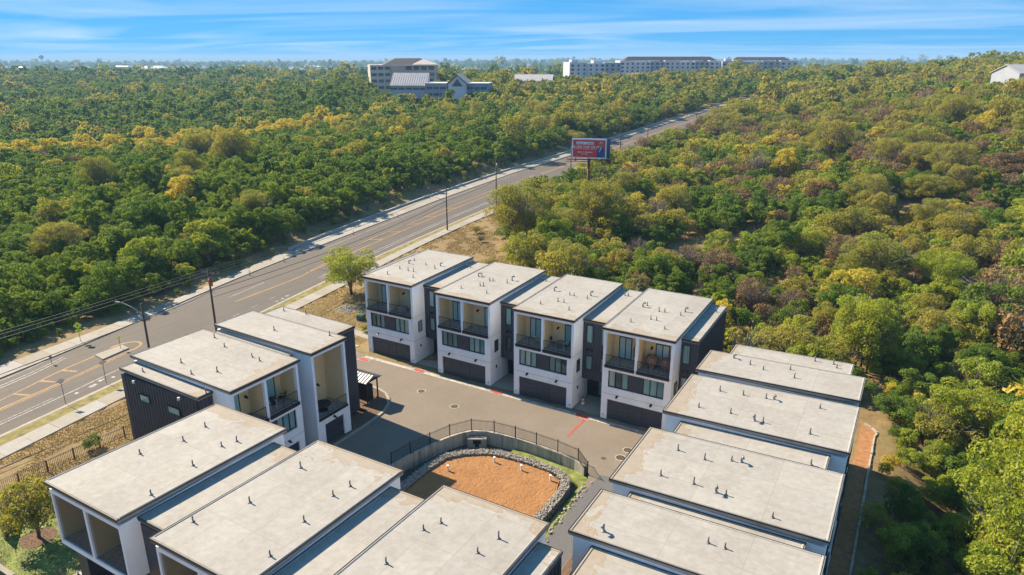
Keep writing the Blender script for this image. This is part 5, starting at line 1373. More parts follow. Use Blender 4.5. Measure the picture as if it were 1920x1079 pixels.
dbx = at_land(1500, -616); db_ = empty('distant_billboard', dbx, AZ, 'dark distant billboard standing above the left woods', 'billboard')
MB().cyl((0, 0, 0), (0, 0, 20), .8, .8, 8).build('column', X['dark_metal'], db_); MB().box(-7, 7, -.6, .6, 15, 22).build('panel', X['navy'], db_)
for i, (s_, r_, h_, lab) in enumerate(((1500, -20, 52, 'thin radio mast on the horizon right of the office'), (1900, -22, 46, 'fainter radio mast beside the first one'))):
    ms = empty('radio_mast', at_land(s_, r_, -2), 0, lab, 'mast'); MB().cyl((0, 0, 0), (0, 0, h_), 1.0, .6, 6).build('mast', X['galv'], ms); MB().box(-1.6, 1.6, -1.6, 1.6, h_ * .7, h_ * .78).build('antenna', X['galv'], ms)
wt = empty('water_tower', at_land(3000, -1920, -6), 0, 'tiny round water tower on the left horizon', 'water tower')
MB().cyl((0, 0, 0), (0, 0, 46), 2.2, 1.6, 8).build('stem', X['galv'], wt)
wtm = MB()
for (r0, z0_), (r1, z1_) in zip([(1.6, 46), (8, 50), (10, 55), (8, 60)], [(8, 50), (10, 55), (8, 60), (0.5, 62)]): wtm.cyl((0, 0, z0_), (0, 0, z1_), r0, r1, 12)
wtm.build('tank', X['galv'], wt, True)

# ------------------------------------------------------------------ trees
def crown_mesh(name, seed, mat, n, size, rx, h0, h1, lobes, flat=0.0, twig=0):
    g = np.random.default_rng(seed)
    cz, rz_ = (h0 + h1) / 2, (h1 - h0) / 2
    th = g.uniform(0, 2 * np.pi, lobes); u_ = g.uniform(-.8, 1.05, lobes); rad = np.sqrt(g.uniform(.05, 1, lobes)) * g.uniform(.60, 1.08, lobes)
    L = np.stack([rx * rad * np.cos(th) * np.sqrt(1 - .35 * u_ ** 2), rx * rad * np.sin(th) * np.sqrt(1 - .35 * u_ ** 2), cz + rz_ * u_ * .72], 1)
    LR = g.uniform(.15, .33, lobes) * rx
    pts = []; nrm = []; lid = []
    while sum(len(p) for p in pts) < n:
        k_ = n * 2
        li = g.choice(lobes, k_, p=LR ** 2 / (LR ** 2).sum())
        d = g.normal(size=(k_, 3)); d /= np.linalg.norm(d, axis=1)[:, None]
        d[:, 2] = np.where(d[:, 2] < -.35, -d[:, 2], d[:, 2])
        p = L[li] + d * (LR[li] * g.uniform(.72, 1.10, k_))[:, None] * np.array([1, 1, .82])
        dist = np.linalg.norm((p[:, None, :] - L[None]) / np.array([1, 1, .82]), axis=2) / LR[None]
        dist[np.arange(k_), li] = 9
        ok = (dist.min(1) > .72) & (p[:, 2] > h0 * .6)
        pts.append(p[ok]); nrm.append(d[ok]); lid.append(li[ok])
    P = np.vstack(pts)[:n]; Dn = np.vstack(nrm)[:n]; li = np.concatenate(lid)[:n]
    nn = Dn * .75 + g.normal(size=(n, 3)) * .55; nn /= np.linalg.norm(nn, axis=1)[:, None]
    t1 = np.cross(nn, g.normal(size=(n, 3))); t1 /= np.linalg.norm(t1, axis=1)[:, None]; t2 = np.cross(nn, t1)
    sz = (size * g.uniform(.55, 1.35, n))[:, None]
    V = np.stack([P - t1 * sz * .5, P - t2 * sz * .34, P + t1 * sz * .6, P + t2 * sz * .34], 1).reshape(-1, 3)
    Q = np.arange(4 * n).reshape(-1, 4)
    lt = g.uniform(0, 1, lobes)
    tint_ = np.clip(lt[li] * .55 + g.uniform(0, .45, n), 0, 1)
    if twig:
        b0 = g.uniform(0, 2 * np.pi, twig); base = np.stack([g.normal(0, .15, twig), g.normal(0, .15, twig), g.uniform(h0 * .8, cz, twig)], 1)
        e = g.normal(size=(twig, 3)); e /= np.linalg.norm(e, axis=1)[:, None]; e[:, 2] = np.abs(e[:, 2]) * .9 + .1
        end = np.array([0, 0, cz]) + e * np.array([rx, rx, rz_]) * g.uniform(.75, 1.16, (twig, 1))
        mid = (base + end) / 2 + g.normal(0, .25, (twig, 3))
        w_ = np.cross(end - base, g.normal(size=(twig, 3))); w_ /= np.linalg.norm(w_, axis=1)[:, None]
        r0 = .035
        T = np.stack([base - w_ * r0, base + w_ * r0, mid + w_ * r0 * .7, mid - w_ * r0 * .7, mid - w_ * r0 * .7, mid + w_ * r0 * .7, end + w_ * .01, end - w_ * .01], 1).reshape(-1, 3)
        q0 = len(V); QT = np.arange(8 * twig).reshape(-1, 4) + q0
        V = np.vstack([V, T]); Q = np.vstack([Q, QT]); tint_ = np.concatenate([tint_, np.full(2 * twig, .9)])
    me = fast_mesh(name, V, Q, X[mat], tint_)
    if twig:
        me.materials.append(X['bark_grey'])
        mi = np.zeros(len(Q), np.int32); mi[n:] = 1; me.polygons.foreach_set('material_index', mi)
    return me
def trunk_mesh(seed, h, r, spread, limbs=5):
    g = random.Random(seed); m_ = MB()
    lean = (g.uniform(-.2, .2), g.uniform(-.2, .2))
    m_.cyl((0, 0, -.6), (lean[0], lean[1], h * .45), r, r * .7, 7)
    for i in range(limbs):
        a = i * 2 * math.pi / limbs + g.uniform(-.4, .4); zz = h * g.uniform(.28, .45)
        p0 = (lean[0] * zz / (h * .45), lean[1] * zz / (h * .45), zz); p1 = (spread * .45 * math.cos(a), spread * .45 * math.sin(a), h * g.uniform(.55, .7)); p2 = (spread * .8 * math.cos(a + .3), spread * .8 * math.sin(a + .3), h * g.uniform(.75, .92))
        m_.cyl(p0, p1, r * .5, r * .3, 5); m_.cyl(p1, p2, r * .3, r * .08, 4)
    return m_.mesh('trunk', X['bark'], True)
# kind: (name, material, radius, h0, h1, lobes, leaf scale, twigs)
KINDS = [('juniper_tree', 'leaf_juniper', 2.5, .35, 4.9, 17, 1.0, 0), ('juniper_tree', 'leaf_juniper', 2.2, .3, 5.6, 16, 1.0, 0), ('juniper_tree', 'leaf_juniper', 2.9, .4, 4.4, 20, 1.0, 0),
         ('live_oak', 'leaf_oak', 3.3, 1.2, 6.0, 22, 1.05, 120), ('live_oak', 'leaf_oak', 2.9, 1.0, 5.4, 18, 1.05, 110),
         ('elm_tree', 'leaf_bright', 2.6, .8, 5.6, 18, 1.1, 30), ('elm_tree', 'leaf_bright', 2.1, .6, 4.6, 14, 1.1, 30),
         ('yellow_elm', 'leaf_yellow', 2.7, 1.0, 5.6, 18, 1.1, 40),
         ('mesquite_tree', 'leaf_brown', 2.8, .9, 4.9, 18, .9, 260), ('mesquite_tree', 'leaf_brown', 2.4, .8, 4.4, 14, .9, 200),
         ('dead_tree', 'leaf_brown', 2.3, .9, 5.6, 10, .7, 150)]
CM = {}
for i, (nm, mt, rx, h0, h1, lb_, ls, tw) in enumerate(KINDS):
    dens = .04 if nm == 'dead_tree' else .55 if 'mesquite' in nm else (.8 if nm in ('live_oak', 'elm_tree', 'yellow_elm') else 1.0)
    CM[i, 0] = crown_mesh('crown', 100 + i, mt, int(6200 * dens), .20 * ls, rx, h0, h1, int(lb_ * 2.3), twig=tw)
    CM[i, 1] = crown_mesh('crown_mid', 100 + i, mt, int(1900 * dens), .34 * ls, rx, h0, h1, int(lb_ * 2.3), twig=tw // 2)
    CM[i, 2] = crown_mesh('crown_far', 100 + i, mt, int(430 * dens), .74 * ls, rx, h0, h1, int(lb_ * 1.8))
for i in (3, 4, 5, 6):
    nm, mt, rx, h0, h1, lb_, ls, tw = KINDS[i]
    CM[i, 3] = crown_mesh('crown', 300 + i, mt, 15000, .125, rx, h0, h1, int(lb_ * 3.2), twig=tw * 2)
TM = [trunk_mesh(50 + i, k_[4] * .92, .13 if 'juniper' in k_[0] else .16, k_[2]) for i, k_ in enumerate(KINDS)]

def vnoise(x, y, sc, seed):
    """cheap smooth value noise"""
    g = np.random.default_rng(seed); tab = g.uniform(0, 1, (256, 256))
    u_, v_ = x / sc, y / sc; i, j = np.floor(u_).astype(int), np.floor(v_).astype(int); fu, fv = u_ - i, v_ - j
    fu = fu * fu * (3 - 2 * fu); fv = fv * fv * (3 - 2 * fv)
    T = lambda a, b2: tab[a % 256, b2 % 256]
    return (T(i, j) * (1 - fu) + T(i + 1, j) * fu) * (1 - fv) + (T(i, j + 1) * (1 - fu) + T(i + 1, j + 1) * fu) * fv

def fieldx(y): return np.interp(y, [76, 86, 95, 115, 130, 143], [-49, -51, -54, -67, -78, -87.5])
zones = [(18, 420, 3.2, .88), (420, 900, 5.0, 1.05), (900, 2000, 14.0, 2.1), (2000, 5200, 44.0, 3.4)]
PX, PY, PS = [], [], []
for s0, s1, gsp, sc in zones:
    ss, rr = np.meshgrid(np.arange(s0, s1, gsp), np.arange(-1.0 * s1 - 26, 1.0 * s1 + 26, gsp))
    ss = ss.ravel() + RNG.uniform(-.75, .75, ss.size) * gsp; rr = rr.ravel() + RNG.uniform(-.75, .75, rr.size) * gsp
    ok = (np.abs(rr) < .97 * ss + 24)
    x, y = xy(ss[ok], rr[ok]); PX.append(x); PY.append(y); PS.append(np.full(x.size, sc))
ss, rr = np.meshgrid(np.arange(24, 250, 2.5), np.arange(-210, 215, 2.5))
ss = ss.ravel() + RNG.uniform(-.5, .5, ss.size) * 2.5; rr = rr.ravel() + RNG.uniform(-.5, .5, rr.size) * 2.5
ok = np.abs(rr) < .80 * ss + 16
x, y = xy(ss[ok], rr[ok]); PX.append(x); PY.append(y); PS.append(np.full(x.size, .36))
ss, rr = np.meshgrid(np.arange(60, 430, 3.6), np.arange(-430, 430, 3.6))
ss = ss.ravel() + RNG.uniform(-.8, .8, ss.size) * 3.6; rr = rr.ravel() + RNG.uniform(-.8, .8, rr.size) * 3.6
ok = np.abs(rr) < .90 * ss + 16
x, y = xy(ss[ok], rr[ok]); PX.append(x); PY.append(y); PS.append(np.full(x.size, .58))
PX = np.concatenate(PX); PY = np.concatenate(PY); PS = np.concatenate(PS)
S_, R__ = sr(PX, PY)
yc = np.clip(PY, -120, 800)
dl = ln('LW', yc) - PX; dr = PX - ln('WR', yc)
n1 = vnoise(PX, PY, 9.0, 1); n2 = vnoise(PX, PY, 28.0, 2); n3 = vnoise(PX, PY, 70.0, 3)
bank = np.where(PS < .5, .3, np.where(PS < .7, .55, .85)) * np.interp(PY, [20, 60, 95, 130, 170, 230, 300], [2.0, 4.0, 4.5, 5.5, 9, 4, 2.5]) + 3.0 * (n1 - .4)
left = (dl > np.maximum(bank, 1.2)) & ((PY < 800))
right = dr > np.where(PY > 300, .8, np.where(PY > 150, 2.0, 3.0))
keep = left | right | (PY >= 800)
keep &= ~((PX > -66) & (PX < np.where(PS < .5, 1.2, 3.2)) & (PY < 77.8))
keep &= ~((dr > 0) & (PX < -55) & (PY < 76.5))
keep &= ~((PY > 75) & (PY < 143) & (dr > -1) & (PX < fieldx(PY)))
keep &= ~((PX < 6.0) & (PX > 0) & (PY < 73) & (n1 < .5) & (PS > .5))
gap = (dr > 0) & (S_ < 420) & ~((PX > 5) & (S_ < 120)) & (n1 * .6 + n2 * .4 < np.where((S_ > 100) & (S_ < 280), .27, .20))
keep &= ~(gap & (PS > .5))
keep &= ~((PS < .5) & (vnoise(PX, PY, 6.0, 21) < .42))
for (ex, ey, er) in EXCL: keep &= ~(np.hypot(PX - ex, PY - ey) < er)
# keep sight lines to road and billboard foot free of trunks
bdx, bdy = PX + 70.0, PY - 156.5
bl = np.hypot(70.0, 156.5); bal, bla = -(bdx * -70 + bdy * 156.5) / bl, np.abs(bdx * 156.5 + bdy * 70) / bl
keep &= ~((bal > -3) & (bal < 22) & (bla < 2.6))
keep &= RNG.uniform(size=PX.size) < np.where(S_ > 1000, np.where(S_ > 2000, np.where(n3 > .5, .7, .12), np.where(n3 > .35, .9, .3)), .97)
PX, PY, PS, S_, R__, dl, dr, n1, n2, n3 = [a[keep] for a in (PX, PY, PS, S_, R__, dl, dr, n1, n2, n3)]
U = RNG.uniform(size=PX.size); U2 = RNG.uniform(size=PX.size)
def pick(pr):
    """kind index from probabilities juniper, oak, elm, yellow, mesquite"""
    c = np.cumsum(np.stack(pr, 1), 1); c /= c[:, -1:]
    k_ = (U[:, None] > c).sum(1)
    lo = np.array([0, 3, 5, 7, 8, 10])[k_]; ct = np.array([3, 2, 2, 1, 2, 1])[k_]
    return lo + np.floor(U2 * ct * .999).astype(int)
one = np.ones(PX.size)
isl_ = dl > 0
upper = sst(130, 230, S_) * (dr > 0); near = (dr > 0) * (1 - sst(80, 140, S_))
band = np.exp(-((S_ - (318 + (R__ + 155) * .75)) / 21.0) ** 2) * isl_ * (S_ > 200) * (1 - sst(-110, -50, R__))
pj = np.where(isl_, .93, .36 - .12 * upper) * (1 - .92 * band) + .04; pj = pj * np.where((~isl_) & (n2 > .6), 1.6, 1.0)
po = np.where(isl_, .03 + .22 * sst(230, 330, S_) * sst(-110, -20, R__) * (S_ < 700), .28 + .14 * upper)
pe = np.where(isl_, .02 + .20 * (dl < 12) * (n2 > .45) + .25 * band, .20 + .75 * near)
py_ = np.where(isl_, .003 + 2.2 * band + .02 * sst(230, 330, S_) * sst(-90, -10, R__), .035)
pm = np.where(isl_, .006, .11 + .34 * upper)
pd = np.where(isl_, .004, .035 + .03 * upper) * (PS > .5) * (S_ < 420)
# patches: each kind gathers where its own slow noise is high
q1, q2, q3, q4 = [vnoise(PX, PY, sc_, sd_) for sc_, sd_ in ((22., 31), (26., 32), (20., 33), (34., 34))]
pt_ = np.where(isl_, .35, 1.0)
amp = lambda q: 1 + pt_ * (np.clip((q - .5) * 5.0, -.92, 2.2))
VI = pick([pj * amp(q1), po * amp(q2), pe * amp(q3), py_ * one, pm * amp(q4), pd * one])
SC = PS * np.clip(np.exp(RNG.normal(-.06, .27, PX.size)), .5, 1.65) * np.where(S_ < 420, np.where(dl > 0, 1.0, np.where(n1 < .42, .72, 1.0)), 1.0)
SC *= np.where((dr > 0) & (S_ < 120) & (PX > 6) & (PS > .5), 1.25, 1.0)
SC *= np.where((dl > 0) & (dl < 5) & (S_ < 300), .62, 1.0)
SC *= np.where((dr > 0) & (dr < 14) & (PY > 420) & (PY < 640), 1.4, 1.0)
SC *= np.where((VI >= 3) & (VI <= 4), RNG.uniform(.9, 1.35, PX.size), 1.0)
PZ = land(PX, PY, False)
far_m = np.hypot(PX, PY) > 1500
PZ = np.where(far_m, PZ + (5.0 * np.sin(PX / 900.0) * np.cos(PY / 1300.0) + 3.0 * np.sin(PX / 2700.0 + 1) + 6.0 * np.sin(PY / 5200.0 + .4)) * np.clip((np.hypot(PX, PY) - 1500) / 2000, 0, 1), PZ)
RZ = RNG.uniform(0, 2 * np.pi, PX.size)

# which trees show largest from the court side: those are built one by one
cF = np.array([-math.sin(AZ) * math.cos(PITCH), math.cos(AZ) * math.cos(PITCH), -math.sin(PITCH)]); cR = np.array([math.cos(AZ), math.sin(AZ), 0]); cU = np.cross(cR, cF)
TOP = np.stack([PX, PY, PZ + 4.0 * SC], 1); V_ = TOP - np.array([0, 0, CAM_H]); wd = V_ @ cF
ix = 1310 * (V_ @ cR) / wd / 960; iy = 1310 * (V_ @ cU) / wd / 540
inview = (wd > 5) & (np.abs(ix) < .985) & (iy < .98) & (iy > -.97)
boxes = [((-59.8, 61.3, 0), (-15.8, 75.3, 10.3)), ((-14.2, 27, 0), (-1.0, 65, 10.3)), ((-59, 31, 0), (-45.4, 50.5, 10.3)), ((-46.5, 17.8, 0), (-13.8, 30.8, 10.3))]
def blocked(p):
    o = np.array([0, 0, CAM_H]); d = p - o
    for lo, hi in boxes:
        t0, t1 = 0.0, 1.0
        for a in range(3):
            if abs(d[a]) < 1e-9: continue
            ta, tb = (lo[a] - o[a]) / d[a], (hi[a] - o[a]) / d[a]
            if ta > tb: ta, tb = tb, ta
            t0 = max(t0, ta); t1 = min(t1, tb)
        if t0 < t1: return True
    return False
order = np.argsort(-(SC / wd) * inview)
chosen = []
for i in order:
    if len(chosen) >= 296: break
    if inview[i] and not blocked(TOP[i] - np.array([0, 0, .4])): chosen.append(int(i))
LAB = {'juniper_tree': ('dense dark green juniper in the wood left of the road', 'dark green juniper on the wooded slope right of the court'),
       'live_oak': ('olive-brown rounded oak in the wood left of the road', 'olive-brown rounded oak on the wooded slope right of the court'),
       'elm_tree': ('bright yellow-green tree at edge of the wood left of the road', 'bright yellow-green tree on the wooded slope right of the court'),
       'yellow_elm': ('golden yellow tree in the wood left of the road', 'golden yellow tree on the wooded slope right of the court'),
       'dead_tree': ('bare grey tree left of the road', 'bare grey tree on the right slope'),
       'mesquite_tree': ('thin brown half-bare tree in the wood left of the road', 'thin brown half-bare tree on the wooded slope right of the court')}
def tree(k_, x, y, z, sc, rz_, label, group=None, lod=0, zs=None):
    nm = KINDS[k_][0]
    if lod == 0 and sc > 1.25 and (k_, 3) in CM: lod = 3
    t_ = empty(nm, (x, y, z), rz_, label, 'tree', group)
    link('trunk', TM[k_], t_, None, None, sc if zs is None else (sc, sc, sc * zs)); link('crown', CM[k_, lod], t_, None, None, (sc, sc * random.uniform(.88, 1.12), sc * random.uniform(.82, 1.3)) if zs is None else (sc, sc, sc * zs))
    return t_
LOOK = {'juniper_tree': 'dark green juniper', 'live_oak': 'olive-brown oak', 'elm_tree': 'bright yellow-green tree', 'yellow_elm': 'golden yellow tree', 'mesquite_tree': 'half-bare brown tree', 'dead_tree': 'bare grey tree'}
def zone(i):
    u_, v_ = ix[i] * 960 + 960, 540 - iy[i] * 540
    if dl[i] > 0:
        if u_ < 190: return 'above the crossing sign'
        if u_ < 420: return 'beyond the nearest street lamp'
        if u_ < 640: return 'across from the power pole'
        return 'above the retaining wall'
    if u_ < 1160 and v_ < 420: return 'below the billboard'
    if u_ < 1160: return 'behind the dry field'
    if u_ < 1400 and v_ > 420: return 'behind the end townhouse'
    if u_ < 1500: return 'on the slope right of the billboard'
    if v_ < 420: return 'high on the right-hand slope'
    if v_ < 660: return 'halfway up the right-hand slope'
    return 'beside the right row'
grp = {}
for i in chosen:
    szw = 'small ' if SC[i] < .85 else ('large ' if SC[i] > 1.2 else '')
    grp.setdefault((szw + LOOK[KINDS[VI[i]][0]], zone(i)), []).append(i)
ORD = ['first', 'second', 'third', 'fourth', 'fifth', 'sixth', 'seventh', 'eighth', 'ninth', 'tenth', 'eleventh', 'twelfth']
for (lk, zn), mem in grp.items():
    if len(mem) > 12:
        mem.sort(key=lambda i: wd[i]); n_ = math.ceil(len(mem) / 3)
        sets = [(', front rank', mem[:n_]), (', middle rank', mem[n_:2 * n_]), (', rear rank', mem[2 * n_:])]
    else: sets = [('', mem)]
    for ex_, mm in sets:
        mm.sort(key=lambda i: ix[i])
        for j, i in enumerate(mm):
            lab = lk + ' ' + zn + ex_
            if 1 < len(mm) <= 12: lab += ', ' + ('%s from the left' % ORD[j] if j else 'leftmost')
            tree(int(VI[i]), float(PX[i]), float(PY[i]), float(PZ[i]) - .05, float(SC[i]), float(RZ[i]), lab, lk + 's ' + zn)
rest = np.ones(PX.size, bool); rest[chosen] = False

def scatter(name, label, mask, lod):
    """one object: points carrying scale, turn and kind, grown into crowns by geometry nodes"""
    idx = np.nonzero(mask)[0]
    me = bpy.data.meshes.new(name); me.vertices.add(len(idx))
    me.vertices.foreach_set('co', np.stack([PX[idx], PY[idx], PZ[idx] - .05], 1).astype(np.float32).ravel())
    for an, ty, arr in (('rz', 'FLOAT', RZ[idx].astype(np.float32)), ('vi', 'INT', VI[idx].astype(np.int32))):
        a = me.attributes.new(an, ty, 'POINT'); a.data.foreach_set('value', arr)
    a = me.attributes.new('sv', 'FLOAT_VECTOR', 'POINT'); a.data.foreach_set('vector', np.stack([SC[idx], SC[idx] * RNG.uniform(.85, 1.15, len(idx)), SC[idx] * RNG.uniform(.78, 1.35, len(idx))], 1).astype(np.float32).ravel())
    o = link(name, me)
    ng = bpy.data.node_groups.new(name, 'GeometryNodeTree')
    ng.interface.new_socket('Geometry', in_out='INPUT', socket_type='NodeSocketGeometry'); ng.interface.new_socket('Geometry', in_out='OUTPUT', socket_type='NodeSocketGeometry')
    gi = ng.nodes.new('NodeGroupInput'); go = ng.nodes.new('NodeGroupOutput'); jn_ = ng.nodes.new('GeometryNodeJoinGeometry')
    def attr(nm, dt):
        n = ng.nodes.new('GeometryNodeInputNamedAttribute'); n.data_type = dt; n.inputs[0].default_value = nm; return n.outputs[0]
    sca, rza, via = attr('sv', 'FLOAT_VECTOR'), attr('rz', 'FLOAT'), attr('vi', 'INT')
    cb = ng.nodes.new('ShaderNodeCombineXYZ'); ng.links.new(rza, cb.inputs[2])
    er = ng.nodes.new('FunctionNodeEulerToRotation'); ng.links.new(cb.outputs[0], er.inputs[0])
    for k_ in range(len(KINDS)):
        src = bpy.data.objects.new('crown_source', CM[k_, lod])
        oi_ = ng.nodes.new('GeometryNodeObjectInfo'); oi_.inputs['Object'].default_value = src; oi_.inputs['As Instance'].default_value = True
        cp = ng.nodes.new('FunctionNodeCompare'); cp.data_type = 'INT'; cp.operation = 'EQUAL'
        ng.links.new(via, cp.inputs[2]); cp.inputs[3].default_value = k_
        ip = ng.nodes.new('GeometryNodeInstanceOnPoints')
        ng.links.new(gi.outputs[0], ip.inputs['Points']); ng.links.new(cp.outputs[0], ip.inputs['Selection']); ng.links.new(oi_.outputs['Geometry'], ip.inputs['Instance'])
        ng.links.new(er.outputs[0], ip.inputs['Rotation']); ng.links.new(sca, ip.inputs['Scale'])
        ng.links.new(ip.outputs[0], jn_.inputs[0])
    ng.links.new(jn_.outputs[0], go.inputs[0])
    md = o.modifiers.new('grow', 'NODES'); md.node_group = ng
    tag(o, label, 'woodland', kind='stuff')
    return o
dist = np.hypot(PX, PY)
scatter('woodland', 'unbroken mixed woodland on both sides of the road', rest & (dist < 380), 1)
scatter('distant_woodland', 'distant wooded ridges and plain towards the horizon', rest & (dist >= 380), 2)

# single trees and bushes that stand out
sp_ = tree(5, -75.2, 78.2, 0.0, 1.75, .4, 'spreading roadside tree left of the first back row townhouse', zs=.72)
tree(3, -64.0, 112.0, float(land(-64, 112)), 1.75, 1.0, 'large rounded olive oak at the edge of the dry field')
for i, (x, y, sc_, k_) in enumerate(((-57.5, 117.5, 1.5, 3), (-66.5, 121.5, 1.45, 4), (-54.5, 107.5, 1.4, 0), (-71.0, 128.0, 1.3, 3), (-60.5, 127.0, 1.5, 2), (-50.5, 99.0, 1.3, 1))):
    tree(k_, x, y, float(land(x, y)) - .1, sc_, i * 1.7, 'big tree in the dense clump at the dry field edge, number %s' % ('one', 'two', 'three', 'four', 'five', 'six')[i], 'big trees at the dry field edge')
tree(5, -83.0, 146.0, float(land(-83, 146)), .9, 1.0, 'light green young tree at foot of the tall power pole')
tree(4, -55.4, 21.0, .05, .92, 2.2, 'small olive tree on the green lawn')
tree(5, -101.5, 36.5, float(land(-101.5, 36.5)), 1.1, .2, 'pale green bushy tree across the road at left edge')
tree(6, -106.5, 57.5, float(land(-106.5, 57.5)), .95, 1.7, 'bright green bush behind the crossing sign')
tree(5, -111.0, 57.0, float(land(-111, 57)), 1.05, 2.7, 'yellow-green tree behind the bright green bush')
BIG = [(10.5, 54.5, 1.75, 5), (15.5, 60.5, 1.95, 5), (10.0, 61.5, 1.5, 6), (20.5, 66.0, 1.9, 5), (17.0, 53.5, 1.8, 6), (23.5, 59.5, 1.9, 5), (13.0, 67.5, 1.6, 5), (9.0, 49.5, 1.5, 6), (18.5, 73.5, 1.7, 4), (26.0, 70.0, 1.8, 5)]
for i, (x, y, sc_, k_) in enumerate(BIG):
    tree(k_, x, y, float(land(x, y)) - .1, sc_, i * 1.3, 'tall fresh green tree at lower right, %s from the left' % ORD[[0, 3, 1, 7, 5, 8, 4, 2, 6, 9][i]] if i else 'tall fresh green tree at lower right, nearest the stone edging', 'tall green trees at lower right')
for i, (x, y, sc_, k_) in enumerate([(1.6, 76.5, .75, 0), (4.2, 75.2, .85, 2), (6.6, 72.3, .8, 6), (3.2, 80.3, .9, 1), (8.6, 77.0, .95, 3), (5.4, 68.3, .62, 6), (7.6, 64.5, .7, 5), (6.4, 58.0, .62, 6), (-2.6, 79.2, .8, 0), (-7.5, 79.5, .85, 5)]):
    tree(k_, x, y, float(land(x, y)) - .1, sc_, i * 2.1, 'young tree crowding the far end of the right row, %s nearest' % ORD[i], 'young trees by the right row')
def bush(k_, x, y, sc, label, z=None):
    t_ = empty('shrub', (x, y, float(land(x, y)) - .1 * sc if z is None else z), random.uniform(0, 6), label, 'shrub', 'shrubs')
    link('foliage', CM[k_, 0], t_, None, None, (sc, sc, sc * .8)); return t_
bush(0, -64.7, 30.7, .36, 'round green shrub against the long iron fence')
bush(5, -62.7, 66.9, .22, 'small bright shrub beside the footpath by the first townhouse')
bush(2, -60.6, 16.2, .55, 'dark shrub beside the wood fence at left edge')
bush(6, -76.4, 97, .34, 'bright shrub in the dry field behind the first townhouse')
bush(3, -73.0, 98.5, .42, 'olive shrub in the dry field beside the bright one')
bush(8, -66.5, 99, .42, 'brown shrub in the middle of the dry field')
bush(4, -63.0, 101, .40, 'grey-green shrub at the right of the dry field')
bush(5, -63.5, 89.5, .26, 'yellow-green shrub right behind the second townhouse')
bush(2, -55.5, 88, .46, 'dark green shrub behind the second townhouse')
bush(6, -58.5, 84, .20, 'tiny bright shrub behind the back row')
bush(3, -80.0, 122, .34, 'olive shrub in the upper dry field')
bush(8, -75.0, 116, .34, 'brown shrub in the upper dry field')
for i, (x, y, s_) in enumerate(((-110.5, 112, .5), (-116, 140, .5), (-119, 150, .55), (-117.5, 127, .45), (-126, 196, .55), (-123, 178, .4))):
    bush(5 if i % 2 else 6, x, y, s_, 'pale green shrub on the bank, number %s from the left' % ('one', 'two', 'three', 'four', 'five', 'six')[i])
for i, (x, y, s_, k_) in enumerate(((2.6, 62, .35, 5), (3.4, 67, .5, 5), (4.6, 59, .5, 6), (2.2, 72, .4, 0), (5.5, 64, .55, 5), (4.5, 53, .45, 2), (3.0, 48, .4, 2))):
    bush(k_, x, y, s_, 'shrub on the bank behind the right row, number %s from the far end' % ('three', 'two', 'four', 'one', 'five', 'six', 'seven')[i])
for i in range(4):
    bush(6, -21.5 + .1 * i, 50.2 - 3.2 * i, .15, 'small yellow-green plant on the pond bank, number %s' % ('one', 'two', 'three', 'four')[i], -1.0)

# ------------------------------------------------------------------ grass
def grass(name, label, n, sampler, mat, h=(.12, .35), wdt=.05):
    x, y = sampler(n); n = len(x); z = land(x, y, False)
    a = RNG.uniform(0, 2 * np.pi, n); hh = RNG.uniform(h[0], h[1], n); ln_ = RNG.normal(0, .35, (n, 2)) * hh[:, None]
    b0 = np.stack([x - np.cos(a) * wdt, y - np.sin(a) * wdt, z - .03], 1); b1_ = np.stack([x + np.cos(a) * wdt, y + np.sin(a) * wdt, z - .03], 1)
    tp = np.stack([x + ln_[:, 0], y + ln_[:, 1], z + hh], 1)
    V = np.stack([b0, b1_, tp], 1).reshape(-1, 3)
    o = link(name, fast_mesh(name, V, np.arange(3 * n).reshape(-1, 3), X[mat], RNG.uniform(0, 1, n)))
    tag(o, label, 'grass', kind='stuff')
def s_field(n):
    y = RNG.uniform(76, 142, n * 2); x = RNG.uniform(-90, -45, n * 2)
    ok = (x > ln('WR', y) + .3) & (x < fieldx(y) + 3) & (vnoise(x, y, 2.2, 8) > .38); return x[ok], y[ok]
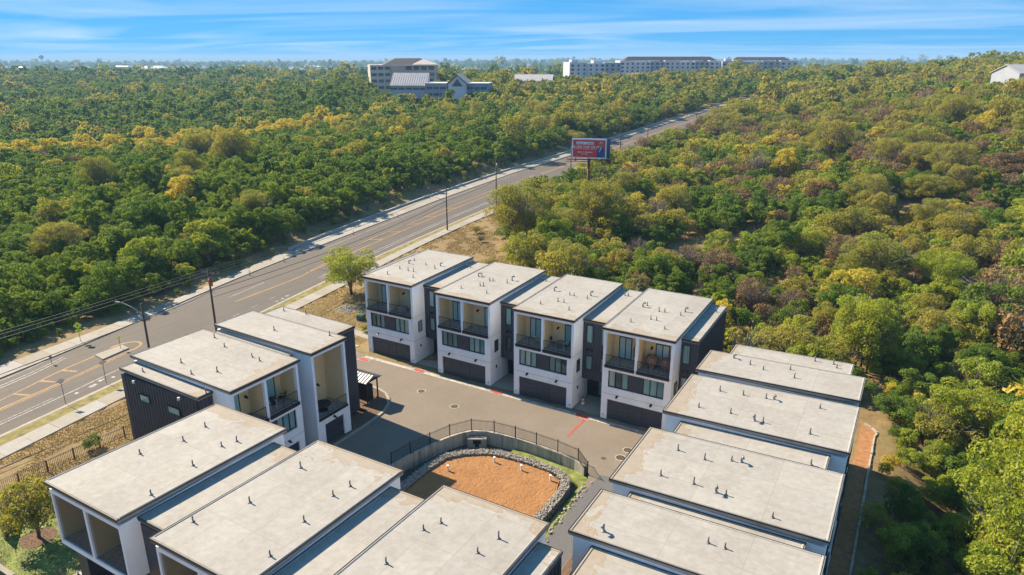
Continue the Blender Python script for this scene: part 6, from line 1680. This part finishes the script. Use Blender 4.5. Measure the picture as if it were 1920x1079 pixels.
def s_strip(n):
    y = RNG.uniform(10, 62, n * 2); x = RNG.uniform(-75, -60, n * 2)
    ok = (x > ln('WR', y) + .2) & (x < -60.5) & ~((x > -66.3) & (y > 53.5)) & (vnoise(x, y, 2.0, 9) > .35); return x[ok], y[ok]
def s_yard(n):
    y = RNG.uniform(62.2, 76, n * 2); x = RNG.uniform(-80, -60, n * 2); ok = (x > ln('WR', y) + .2) & (np.hypot(x + 71, y - 72.6) > 1.9) & ~((y > 64.8) & (y < 68)) ; return x[ok], y[ok]
def s_hill(n):
    x = RNG.uniform(-60, 150, n * 3); y = RNG.uniform(60, 240, n * 3); s_, r_ = sr(x, y)
    ok = (np.abs(r_) < .8 * s_) & (x - ln('WR', y) > 3) & ~((x < 4) & (y < 78)) & ~((y < 143) & (x < fieldx(y))) & (vnoise(x, y, 5.0, 10) > .5); return x[ok], y[ok]
def s_lawn(n):
    x = RNG.uniform(-62, -47.5, n); y = RNG.uniform(12.5, 24.5, n); return x, y
grass('dry_grass', 'tawny dry grass of the field beyond the back row', 26000, s_field, 'grass_dry', (.10, .34), .08)
grass('dry_grass', 'tawny dry grass strip between sidewalk and iron fence', 24000, s_strip, 'grass_dry', (.05, .16), .07)
grass('dry_grass', 'tawny dry grass round the bed of river rock', 6000, s_yard, 'grass_dry', (.06, .2), .05)
grass('hill_grass', 'golden grass between the trees of the right-hand slope', 26000, s_hill, 'grass_dry', (.3, .9), .14)
grass('lawn_grass', 'short green grass of the lawn at lower left', 9000, s_lawn, 'grass_green', (.08, .16), .04)

# ------------------------------------------------------------------ haze: the air over the plain
hm = bpy.data.materials.new('haze'); hm.use_nodes = True; ht_ = hm.node_tree; ht_.nodes.clear()
ho = ht_.nodes.new('ShaderNodeOutputMaterial'); pv = ht_.nodes.new('ShaderNodeVolumePrincipled')
pv.inputs['Color'].default_value = (0.42, 0.70, 1.0, 1); pv.inputs['Density'].default_value = 0.00016; pv.inputs['Anisotropy'].default_value = 0.0
ht_.links.new(pv.outputs[0], ho.inputs['Volume'])
hz = MB().box(-48000, 48000, -48000, 48000, -60, 62).build('haze', hm)
tag(hz, kind='stuff', label='pale blue haze over the distant plain', cat='haze')
